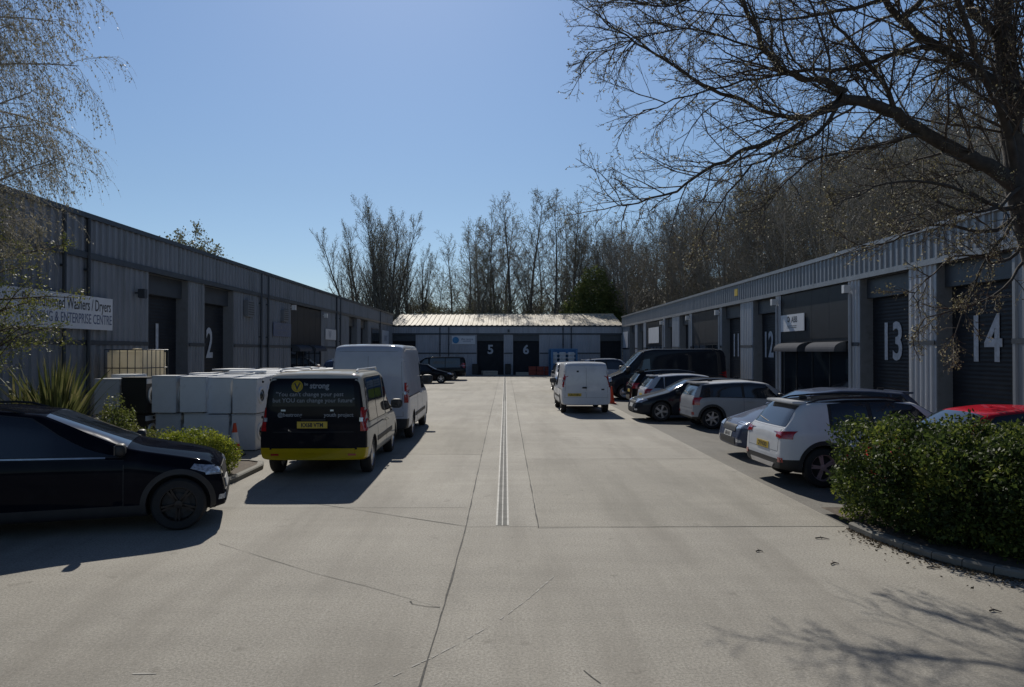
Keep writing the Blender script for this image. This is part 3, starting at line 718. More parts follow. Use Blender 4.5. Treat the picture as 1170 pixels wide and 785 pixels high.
r2 = copy_tree(r); r2.location = (-2.9, 73.1, 0); r2['label'] = 'black wheeled bin at the left edge of door 5'
# ------------------------------------------------------------------ vehicles
def lin(prof, x):
    if x <= prof[0][0]: return prof[0][1]
    for (a, b), (c, d) in zip(prof[:-1], prof[1:]):
        if x <= c: return b + (d - b) * (x - a) / (c - a) if c > a else d
    return prof[-1][1]
def resmooth(prof, k=.06):
    xs = [p[0] for p in prof]; out = []
    return prof
class Vehicle:
    def __init__(s, name, label, cat, L, W, H, top, belt, bot, wheels, rw, paintm, rr=.76, end=(.14, .22), roundx=.55, trimz=None, group=None, sub=2, archf=1.13, tumble=.0, flat=False):
        s.root = thing(name, label, cat, group=group); s.L, s.W, s.H = L, W, H
        s.top, s.belt, s.bot = top, belt, bot; s.paint = paintm; s.rr = rr; s.wheels = wheels; s.rw = rw
        xa, xb = top[0][0], top[-1][0]; s.xa, s.xb = xa, xb
        st = set([round(p[0], 3) for p in top])
        n = int((xb - xa) / .16)
        for i in range(n + 1):
            x = xa + (xb - xa) * i / n
            if all(abs(x - q) > .05 for q in st): st.add(round(x, 3))
        for q in (xa + .03, xa + .09, xb - .03, xb - .09):
            if all(abs(q - z) > .018 for z in st): st.add(round(q, 3))
        st = sorted(st); V = []; Fc = []; K = 14
        for x in st:
            zt = lin(top, x); zb = lin(bot, x); zl = min(lin(belt, x), zt - .03); zl = max(zl, zb + .05)
            w = W / 2
            dx = max(0, (roundx - (x - xa)) / roundx); w *= 1 - end[0] * dx ** 2.4
            dx = max(0, (roundx - (xb - x)) / roundx); w *= 1 - end[1] * dx ** 2.2
            t = max(0, min(1, (zt - zl) / .32)); wr = w * ((.84 if not flat else .93) * (1 - t) + rr * t)
            cr = .035 if t > .5 else .05
            hl = zl - zb
            pts = [(0, zb), (w * .8, zb), (w * .95, zb + .02), (w * .985, zb + .08), (w * .998, zb + .34 * hl), (w * 1.0, zb + .62 * hl), (w * .99, zb + .9 * hl), (w * .965, zl + .0),
                   (w * .955 + (wr - w * .955) * .3, zl + (zt - zl) * .3), (w * .955 + (wr - w * .955) * .72, zl + (zt - zl) * .70), (wr, zt - cr * (1.9 if t > .5 else .8)), (wr * .93, zt - cr * .75), (wr * .6, zt - cr * .2), (0, zt)]
            V.append([(x, y, z) for y, z in pts] + [(x, -y, z) for y, z in pts[-2:0:-1]])
        m = len(V[0]); bm = bmesh.new(); rows = [[bm.verts.new(p) for p in r] for r in V]
        for r0, r1 in zip(rows[:-1], rows[1:]):
            for j in range(m): bm.faces.new((r0[j], r0[(j + 1) % m], r1[(j + 1) % m], r1[j]))
        # caps: strips joining left/right
        for r, fl in ((rows[0], 0), (rows[-1], 1)):
            for j in range(0, K - 1):
                a, b = r[j], r[j + 1]; c, dd = r[(m - j - 1) % m], r[(m - j) % m]
                q = [v for i, v in enumerate((a, b, c, dd)) if v not in (a, b, c, dd)[:i]]
                if len(q) >= 3: bm.faces.new(q if fl else q[::-1])
        bmesh.ops.recalc_face_normals(bm, faces=bm.faces[:])
        me = bpy.data.meshes.new('b'); bm.to_mesh(me); bm.free()
        ob = bpy.data.objects.new('b', me); COL.objects.link(ob); md = ob.modifiers.new('s', 'SUBSURF'); md.levels = sub; md.render_levels = sub
        dg = bpy.context.evaluated_depsgraph_get(); me2 = bpy.data.meshes.new_from_object(ob.evaluated_get(dg)); bpy.data.objects.remove(ob); bpy.data.meshes.remove(me)
        bm = bmesh.new(); bm.from_mesh(me2); s.bvh = BVHTree.FromBMesh(bm); s.bm0 = bm
        # wheel arches
        ob = bpy.data.objects.new('b', me2); COL.objects.link(ob)
        ra = rw * archf; s.ra = ra
        cut = MB()
        for wx in wheels:
            for sd in (1, -1):
                k = len(cut.v); n = 36
                for yy in (sd * (W / 2 - .32), sd * (W / 2 + .3)):
                    for j in range(n): a = 2 * math.pi * j / n; cut.v.append((wx + ra * math.cos(a), yy, rw + ra * math.sin(a) + .01))
                for j in range(n): cut.f.append((k + j, k + (j + 1) % n, k + n + (j + 1) % n, k + n + j)[::sd]); cut.m.append(0)
                cut.f.append(tuple(range(k, k + n))[::-sd]); cut.f.append(tuple(range(k + n, k + 2 * n))[::sd]); cut.m += [0, 0]
        co_ = cut.build('c', M['black_plastic']); bq = bmesh.new(); bq.from_mesh(co_.data); bmesh.ops.recalc_face_normals(bq, faces=bq.faces[:]); bq.to_mesh(co_.data); bq.free(); md = ob.modifiers.new('b', 'BOOLEAN'); md.operation = 'DIFFERENCE'; md.object = co_; md.solver = 'EXACT'
        dg = bpy.context.evaluated_depsgraph_get(); me3 = bpy.data.meshes.new_from_object(ob.evaluated_get(dg)); bpy.data.objects.remove(ob); bpy.data.objects.remove(co_)
        s.bm = bmesh.new(); s.bm.from_mesh(me3)
        if len(s.bm.faces) < 100: s.bm.free(); s.bm = bm.copy()
    def split(s, rules, planes=()):
        """planes: bisect first; rules: [(name, material, fn(center)->bool)]; the rest is the body"""
        bm = s.bm
        for c, n in planes: bmesh.ops.bisect_plane(bm, geom=bm.verts[:] + bm.edges[:] + bm.faces[:], plane_co=c, plane_no=n, dist=1e-4)
        bm.faces.ensure_lookup_table()
        ra, rw = s.ra, s.rw; groups = {}
        for f in bm.faces:
            c = f.calc_center_median(); g = 'body'
            inner = any(math.hypot(c.x - wx, c.z - rw - .01) < ra * .995 and abs(c.y) > s.W / 2 - .34 for wx in s.wheels) or c.z < .24 and abs(f.normal.z) > .7 or \
                any(abs(math.hypot(c.x - wx, c.z - rw - .01) - ra) < .012 and abs(f.normal.y) < .3 and s.W / 2 - .34 < abs(c.y) < s.W / 2 + .02 for wx in s.wheels)
            if inner: g = 'wheel_well:%d%d' % (min((0, 1), key=lambda i: abs(c.x - s.wheels[i])), c.y > 0) if c.z > .2 or abs(c.y) > s.W * .3 else 'underside'
            else:
                for nm, mt, fn in rules:
                    if fn(c): g = nm; break
            groups.setdefault(g, []).append(f)
        mats = {'body': s.paint, 'wheel_well': M['black_plastic'], 'underside': M['black_plastic']}; mats.update({nm: mt for nm, mt, fn in rules})
        for g, fs in groups.items():
            mb = MB(); vi = {}
            for f in fs:
                ids = []
                for v in f.verts:
                    if v not in vi: vi[v] = len(mb.v); mb.v.append(tuple(v.co))
                    ids.append(vi[v])
                mb.f.append(tuple(ids)); mb.m.append(0)
            mb.build(g.split(':')[0], mats[g.split(':')[0]], s.root, True, angle=38)
    def hit(s, axis, a, b, sgn):
        if axis == 'y': h = s.bvh.ray_cast(Vector((a, sgn * 4, b)), Vector((0, -sgn, 0)))
        elif axis == 'x': h = s.bvh.ray_cast(Vector((sgn * 8, a, b)), Vector((-sgn, 0, 0)))
        else: h = s.bvh.ray_cast(Vector((a, b, 6)), Vector((0, 0, -1)))
        return h[0], h[1]
    def patch(s, mb, axis, sgn, fn, nu=12, nv=6, off=.006, m=0, skirt=.014):
        G = {}
        for i in range(nu + 1):
            for j in range(nv + 1):
                a, b = fn(i / nu, j / nv); h, n = s.hit(axis, a, b, sgn)
                if h is None: continue
                G[i, j] = (h + n * off, h + n * (off - skirt))
        idx = {}
        def vid(k, l):
            if (k, l) not in idx: idx[k, l] = len(mb.v); mb.v.append(tuple(G[k][l]))
            return idx[k, l]
        have = {(i, j) for i in range(nu) for j in range(nv) if all(q in G for q in ((i, j), (i + 1, j), (i + 1, j + 1), (i, j + 1)))}
        for i, j in have:
            q = [(i, j), (i + 1, j), (i + 1, j + 1), (i, j + 1)]
            mb.f.append(tuple(vid(k, 0) for k in q)); mb.m.append(m)
            if skirt:
                for (di, dj, a, b) in ((0, -1, q[0], q[1]), (1, 0, q[1], q[2]), (0, 1, q[2], q[3]), (-1, 0, q[3], q[0])):
                    if (i + di, j + dj) not in have: mb.f.append((vid(a, 0), vid(b, 0), vid(b, 1), vid(a, 1))); mb.m.append(m)
        return mb
    def quadfn(s, pts):
        """pts = (bl, br, tr, tl)"""
        bl, br, tr_, tl = [Vector(p) for p in pts]
        return lambda u, v: tuple((bl.lerp(br, u)).lerp(tl.lerp(tr_, u), v))
    def part(s, name, mat, axis, sgn, pts, off=.006, nu=10, nv=5, parent=None, skirt=.014, smooth=True):
        mb = MB(); fn = pts if callable(pts) else s.quadfn(pts)
        s.patch(mb, axis, sgn, fn, nu, nv, off, skirt=skirt)
        if not mb.f: return None
        return mb.build(name, mat, parent or s.root, smooth)
    def side_window(s, xb0, xt0, xt1, xb1, gap_top=.085, gap_bot=.025, off=.006, sides=(1, -1), mat='glass_dark', frame=True, name='side_window', mid=None):
        def fn(g):
            def f(u, v):
                x = (xb0 - g) * (1 - u) + (xb1 + g) * u; xt = (xt0 - g) * (1 - u) + (xt1 + g) * u; x = x * (1 - v) + xt * v
                z0 = lin(s.belt, x) + gap_bot - g * .7; z1 = lin(s.top, x) - gap_top + g * .7
                return x, z0 + (max(z1, z0 + .005) - z0) * v
            return f
        for sd in sides:
            if frame:
                w = s.part(name, M['black_plastic'], 'y', sd, fn(.022), .004, 14, 7)
                s.part('pane', M[mat], 'y', sd, fn(0), .008, 14, 7, parent=w, skirt=.003)
            else: s.part(name, M[mat], 'y', sd, fn(.02), off, 20, 7)
    def doorline(s, x0, x1, z0, topz=None, sides=(1, -1), wz=.9, lean=0, handle=True, hm=None, name='door', hx=None, hz=-.09):
        """door skin in body paint over a slightly bigger dark gap; stays under the belt line"""
        for sd in sides:
            def f(g): return lambda u, v: ((x0 - g) * (1 - u) + (x1 + g) * u + lean * v, (z0 - g) * (1 - v) + (lin(s.belt, (x0 + x1) / 2 + (u - .5) * (x1 - x0)) - .015 + g * .4) * v)
            d_ = s.part(name, s.paint, 'y', sd, f(-.004), .0035, 12, 8, skirt=.006)
            s.part('shut_line', M['black_plastic'], 'y', sd, f(.004), .0015, 12, 8, parent=d_, skirt=.003)
            if handle:
                xx = hx if hx is not None else x0 + .16; zz = lin(s.belt, xx) + hz; h, n = s.hit('y', xx, zz, sd)
                if h: mb = MB(); mb.rbox(h.x - .1, h.x + .1, h.y + (.012 if sd > 0 else -.045), h.y + (.045 if sd > 0 else -.012), h.z - .016, h.z + .016, .01); mb.build('handle', hm or s.paint, d_, True)
    def proj_text(s, txt, size, cy, cz, sgn, mat, off=.008, cond=1, offset=.0, parent=None, axis='x', extr=0):
        vs, fs = text_verts(txt, size, offset, cond, extr); V = []
        for v in vs:
            if axis == 'x':
                yy = cy + (v.x if sgn > 0 else -v.x); h, n = s.hit('x', yy, cz + v.y, sgn)
            V.append(tuple(h + n * off) if h else None)
        mb = MB(); mb.v = [v or (0, 0, .5) for v in V]; mb.f = [f for f in fs if all(V[i] for i in f)]; mb.m = [0] * len(mb.f)
        return mb.build('lettering', M[mat], parent or s.root)
    def plate(s, sgn, cy, cz, txt, w=.52, h=.115, off=.012):
        p = s.part('number_plate', M['plate_yellow' if sgn < 0 else 'plate_white'], 'x', sgn, ((cy - w / 2, cz - h / 2), (cy + w / 2, cz - h / 2), (cy + w / 2, cz + h / 2), (cy - w / 2, cz + h / 2)), off, 8, 3)
        if p and txt: s.proj_text(txt, .105, cy, cz, sgn, 'ink', off + .004, .82, .003, p)
    def add_wheels(s, style='alloy', spokes=5, mat='alloy', tw=.2, inset=.035, two=False):
        rw = s.rw
        ty = MB(); h = tw / 2
        ty.lathe([(rw * .66, -h), (rw * .9, -h), (rw * .97, -h * .8), (rw, -h * .5), (rw, h * .5), (rw * .97, h * .8), (rw * .9, h), (rw * .66, h), (rw * .66, -h)], (0, 0, 0), 'y', 36)
        tm = None; proto = None
        for wx in s.wheels:
            for sd in (1, -1):
                wr = bpy.data.objects.new('wheel', None); COL.objects.link(wr); wr.parent = s.root; wr.empty_display_size = .1
                wr.location = (wx, sd * (s.W / 2 - h - inset), rw); wr.rotation_euler = (0, rnd.uniform(0, 6), 0)
                if sd > 0: wr.rotation_euler = (0, wr.rotation_euler[1], 0)
                if proto is None:
                    a = ty.build('tyre', M['tyre'], wr, True)
                    r_ = MB(); R0 = rw * .67
                    r_.lathe([(R0, -h * .92), (R0 * .95, -h * .92), (R0 * .9, -h * .5), (R0 * .9, h * .5), (R0 * .95, h * .92), (R0, h * .92)], (0, 0, 0), 'y', 32)
                    for fs in (-1, 1):
                        yo = fs * h * .74
                        if style == 'alloy':
                            for k in range(spokes):
                                a0 = 2 * math.pi * k / spokes
                                for da in ((-.11, .11) if two else (0,)):
                                    an = a0 + da; c, q = math.cos(an), math.sin(an); px, pz = -q, c; w0, w1 = R0 * (.09 if two else .16), R0 * (.055 if two else .1)
                                    pts = [(c * R0 * .15 + px * w0, c * 0, q * R0 * .15 + pz * w0), (c * R0 * .94 + px * w1, 0, q * R0 * .94 + pz * w1), (c * R0 * .94 - px * w1, 0, q * R0 * .94 - pz * w1), (c * R0 * .15 - px * w0, 0, q * R0 * .15 - pz * w0)]
                                    kk = len(r_.v)
                                    for yy in (yo, yo - fs * .03):
                                        for p in pts: r_.v.append((p[0], yy, p[2]))
                                    for f in ((0, 1, 2, 3), (4, 5, 6, 7), (0, 1, 5, 4), (1, 2, 6, 5), (2, 3, 7, 6), (3, 0, 4, 7)): r_.f.append(tuple(kk + i for i in f)); r_.m.append(0)
                            r_.lathe([(R0 * .24, yo - fs * .03), (R0 * .22, yo + fs * .012), (0, yo + fs * .016)], (0, 0, 0), 'y', 16)
                        else:
                            r_.lathe([(R0 * .93, yo), (R0 * .8, yo + fs * .006), (R0 * .6, yo - fs * .012), (R0 * .3, yo + fs * .02), (0, yo + fs * .022)], (0, 0, 0), 'y', 28)
                            for k in range(8):
                                an = 2 * math.pi * k / 8; c, q = math.cos(an) * R0 * .72, math.sin(an) * R0 * .72; r_.lathe([(R0 * .07, yo + fs * .012), (0, yo + fs * .012)], (c, 0, q), 'y', 8, 1)
                    b = r_.build('rim', [M[mat], M['black_plastic']], wr, True)
                    dk = MB(); dk.lathe([(R0 * .9, .0), (0, .0)], (0, 0, 0), 'y', 24); dk.lathe([(R0 * .6, h * .35), (0, h * .35)], (0, 0, 0), 'y', 24); dk.lathe([(R0 * .6, -h * .35), (0, -h * .35)], (0, 0, 0), 'y', 24)
                    e = dk.build('brake_disc', M['black_plastic'], wr)
                    proto = (a, b, e)
                else:
                    for q in proto: c = q.copy(); COL.objects.link(c); c.parent = wr
    def mirrors(s, x, z, mat, big=1.0, out=.11, sides=(1, -1)):
        for sd in sides:
            h, n = s.hit('y', x, z - .03, sd)
            if not h: continue
            y0 = abs(h.y); b = MB()
            b.ell((x + .01 * big, sd * (y0 + out), z + .01 * big), (.065 * big, .105 * big, .085 * big), .6)
            mr = b.build('wing_mirror', mat, s.root, True)
            a = MB(); a.rbox(x - .02, x + .04, min(sd * (y0 - .03), sd * (y0 + .08)), max(sd * (y0 - .03), sd * (y0 + .08)), z - .07, z - .03, .012); a.build('mirror_arm', M['black_plastic'], mr, True)
            g = MB(); g.rbox(x - .05 * big - .004, x - .05 * big + .004, sd * (y0 + out) - .08 * big, sd * (y0 + out) + .08 * big, z - .05 * big, z + .07 * big, .003); g.build('mirror_glass', M['glass_bright'], mr, True)
    def place(s, x, y, deg): s.root.location = (x, y, 0); s.root.rotation_euler = (0, 0, R(deg)); s.bm.free(); s.bm0.free()

def SY(pts, z): pass
def hatch(name, label, cat, pm, L=4.1, W=1.76, H=1.48, wb=2.55, rw=.32, hood=.30, belt=.62, rear='hatch', white_roof=None, clad=False, wheelmat='alloy', spokes=5, plates=(None, None), two=False, roof_rails=False, fo=.85, rr=.74, boxy=0, sharp=0, group=None, lampk='tall', hl='norm', wstyle='alloy', tailz=None, quarter=True, skz=.36, doors3=False, hh=.07, mdx=0):
    xf, xr = L / 2, -L / 2
    hb = H * belt + .0; zc = hb + .10; hh_ = hh if clad else 0
    xcowl = xf - hood * L * .86; xws = xcowl - (.72 - .3 * boxy); 
    gz = H
    if rear == 'hatch': rt = [(xr, .52), (xr + .015, .62), (xr + .03, hb - .02), (xr + .1, hb + .06), (xr + .36 - .12 * boxy, H * .9), (xr + .52 - .15 * boxy, H * .955)]
    else: rt = [(xr, .52), (xr + .015, .62), (xr + .03, hb - .02), (xr + .06, hb + .06), (xr + .2, H * .88), (xr + .3, H * .95)]
    top = rt + [(xr + 1.25, H * .995), (xws - .55, H), (xws, H * .955), (xcowl, zc), (xcowl + .12, zc - .03), (xf - .5, hb * (.93 + hh_)), (xf - .2, hb * (.84 + hh_ * 1.5)), (xf - .07, hb * (.72 + hh_)), (xf - .02, .52), (xf, .42)]
    bel = [(xr, hb - .03), (xr + .5, hb + .015), (0, hb - .015), (xcowl, hb - .05), (xf, hb * .72)]
    bot = [(xr, .3), (xr + .4, .22), (xr + .9, .19), (xf - .8, .19), (xf - .3, .2), (xf, .26)]
    wh = (xf - fo, xf - fo - wb)
    v = Vehicle(name, label, cat, L, W, H, top, bel, bot, wh, rw, pm, rr, group=group)
    zbump = .56
    rules = [('front_bumper', M['black_plastic'] if clad == 'front' else pm, lambda c: c.x > xf - .42 and c.z < zbump), ('rear_bumper', pm, lambda c: c.x < xr + .32 and skz < c.z < zbump),
             ('rear_skirt', M['black_plastic'], lambda c: c.x < xr + .32 and c.z <= skz)]
    pl = [((0, 0, zbump), (0, 0, 1)), ((xf - .42, 0, 0), (1, 0, 0)), ((xr + .32, 0, 0), (1, 0, 0)), ((0, 0, .36), (0, 0, 1))] + ([((0, 0, skz), (0, 0, 1))] if skz != .36 else [])
    if clad:
        rules.append(('sill_cladding', M['black_plastic'], lambda c: c.z < .36)); 
    rules.append(('front_grille_skirt', M['black_plastic'], lambda c: False))
    if white_roof:
        rules.append(('roof', white_roof, lambda c: c.z > H - .085 and c.x > xr + .1)); pl.append(((0, 0, H - .085), (0, 0, 1)))
    v.split(rules, pl)
    if clad:   # arch trims
        for wx in wh:
            for sd in (1, -1):
                v.part('arch_trim', M['black_plastic'], 'y', sd, lambda u, t, wx=wx: (wx + (v.ra + .002 + .065 * t) * math.cos(math.pi * (-.07 + 1.14 * u)), rw + .01 + (v.ra + .002 + .065 * t) * math.sin(math.pi * (-.07 + 1.14 * u))), .006, 28, 2)
    # glass
    xb = wh[1] + .25 if False else None
    xB = (xws + xr) / 2 + .35   # B pillar
    ym = lin(v.top, 0)
    if doors3: v.side_window(xr + .22, xr + .34, wh[1] + .2, wh[1] + .2)
    v.side_window(wh[1] + .13 - (.5 if doors3 else 0), wh[1] + .16 - (.4 if doors3 else 0), xws - .12, xcowl - .16 + mdx * .45, frame=False, mat='black_plastic', name='window_surround', off=.003)
    v.side_window(xB + .05, xB + .03, xws - .12, xcowl - .16 + mdx * .45)
    xC = wh[1] + .16
    v.side_window(xC, xC + .03, xB - .05, xB - .03)
    if quarter: v.side_window(xr + .36, xr + .66, xC - .09, xC - .09, gap_bot=.05, name='quarter_window')
    # doors
    v.doorline(xB + .01, xcowl - .12 + .05, .36 if clad else .3, hx=xB + .2)
    if not doors3: v.doorline(wh[1] + v.ra * .62, xB - .01, .36 if clad else .3, hx=wh[1] + v.ra * .62 + .18)
    # screens
    wsw = lambda x: W / 2 * rr
    def ws(u, t):
        x = xcowl - .05 + (xws + .04 - (xcowl - .05)) * t; hw = (W / 2 * .80) * (1 - t) + (W / 2 * rr * .9) * t
        return x, (u - .5) * 2 * hw
    v.part('windscreen', M['glass_dark' if pm.name == 'paint_blueblack' else 'glass_bright'], 'z', 1, ws, .006, 14, 8)
    zr0, zr1 = hb + .07, H * .905
    v.part('rear_screen', M['glass_bright'], 'x', -1, lambda u, t: ((u - .5) * 2 * (W / 2 * (.76 * (1 - t) + rr * .86 * t)), zr0 + (zr1 - zr0) * t), .006, 14, 6)
    tg = v.part('tailgate', pm, 'x', -1, ((-W * .36, .60), (W * .36, .60), (W * .375, zr0 - .03), (-W * .375, zr0 - .03)), .003, 12, 6, skirt=.006)
    v.part('shut_line', M['black_plastic'], 'x', -1, ((-W * .365, .595), (W * .365, .595), (W * .38, zr0 - .025), (-W * .38, zr0 - .025)), .0014, 12, 6, parent=tg, skirt=.002)
    mb = MB(); h, _ = v.hit('z', xr + .56, 0, 1)
    mb.rbox(xr + (.31 if rear == 'hatch' else .16), xr + .56, -W * rr * .43, W * rr * .43, H * .925, H * .955, .012); mb.build('spoiler', pm, v.root, True)
    mb = MB(); hh, n_ = v.hit('x', .1, hb + .12, -1)
    if hh: mb.tube([hh + Vector((-.015, -.1, -.02)), hh + Vector((-.02, .15, .03)), hh + Vector((.0, .32, .05))], .009, 6); mb.build('rear_wiper', M['black_plastic'], v.root)
    # lamps
    for sd in (1, -1):
        if lampk == 'tall': q = ((sd * W * .40, hb - .19), (sd * W * .475, hb - .2), (sd * W * .465, hb + .02), (sd * W * .41, hb + .01))
        else: q = ((sd * W * .31, hb - .11), (sd * W * .47, hb - .13), (sd * W * .465, hb - .0), (sd * W * .31, hb - .03))
        tl = v.part('tail_lamp', M['red_lens'], 'x', -1, q, .012, 8, 6)
        v.part('tail_lamp_side', M['red_lens'], 'y', sd, ((xr + .03, q[1][1] + .0), (xr + (.10 if lampk == 'tall' else .17), q[1][1] + .04), (xr + (.10 if lampk == 'tall' else .15), q[2][1] - .03), (xr + .06, q[2][1])), .008, 6, 5, parent=tl)
        if hl == 'norm': q = ((sd * W * .26, hb * .66), (sd * W * .46, hb * .70), (sd * W * .455, hb * .80), (sd * W * .27, hb * .74))
        else: q = ((sd * W * .25, hb * .7), (sd * W * .46, hb * .75), (sd * W * .45, hb * .82), (sd * W * .26, hb * .76))
        hl_ = v.part('headlight', M['clear_lens'], 'x', 1, q, .01, 8, 5)
        v.part('headlight_side', M['clear_lens'], 'y', sd, ((xf - .16, hb * .7), (xf - .42, hb * .79), (xf - .38, hb * .84), (xf - .14, hb * .8)), .008, 6, 5, parent=hl_)
        v.part('fog_lamp', M['clear_lens'], 'x', 1, ((sd * W * .34, .36), (sd * W * .42, .36), (sd * W * .42, .42), (sd * W * .34, .42)), .01, 4, 3)
        if clad: v.part('reflector', M['red_lens'], 'x', -1, ((sd * W * .38, .42), (sd * W * .44, .42), (sd * W * .44, .5), (sd * W * .38, .5)), .01, 4, 3)
    v.part('grille', M['black_plastic'], 'x', 1, ((-W * .25, hb * .60), (W * .25, hb * .60), (W * .22, hb * .74), (-W * .22, hb * .74)), .01, 10, 5)
    v.part('lower_grille', M['black_plastic'], 'x', 1, ((-W * .3, .30), (W * .3, .30), (W * .27, .44), (-W * .27, .44)), .01, 10, 5)
    if plates[0] is not None: v.plate(1, 0, .50, plates[0])
    if plates[1] is not None: v.plate(-1, 0, tailz or .68, plates[1])
    v.add_wheels(wstyle, spokes, wheelmat, two=two)
    v.mirrors(xcowl - .28 + mdx, hb + .06, pm if not clad else M['black_plastic'], .95)
    if roof_rails:
        for sd in (1, -1):
            mb = MB(); pts = []
            for k in range(9):
                x = xr + .55 + (xws - .2 - xr - .55) * k / 8; h, n_ = v.hit('z', x, sd * W * rr * .44, 1)
                if h: pts.append(h + Vector((0, 0, .035 if 0 < k < 8 else -.005)))
            mb.tube(pts, .016, 6); mb.build('roof_rail', M['black_plastic'] if roof_rails != 'light' else M['steel'], v.root, True)
    mb = MB(); h, n_ = v.hit('z', xr + .75, 0, 1)
    if h: mb.rbox(h.x - .07, h.x + .07, -.02, .02, h.z - .01, h.z + .05, .01); mb.build('aerial', M['black_plastic'], v.root, True)
    return v

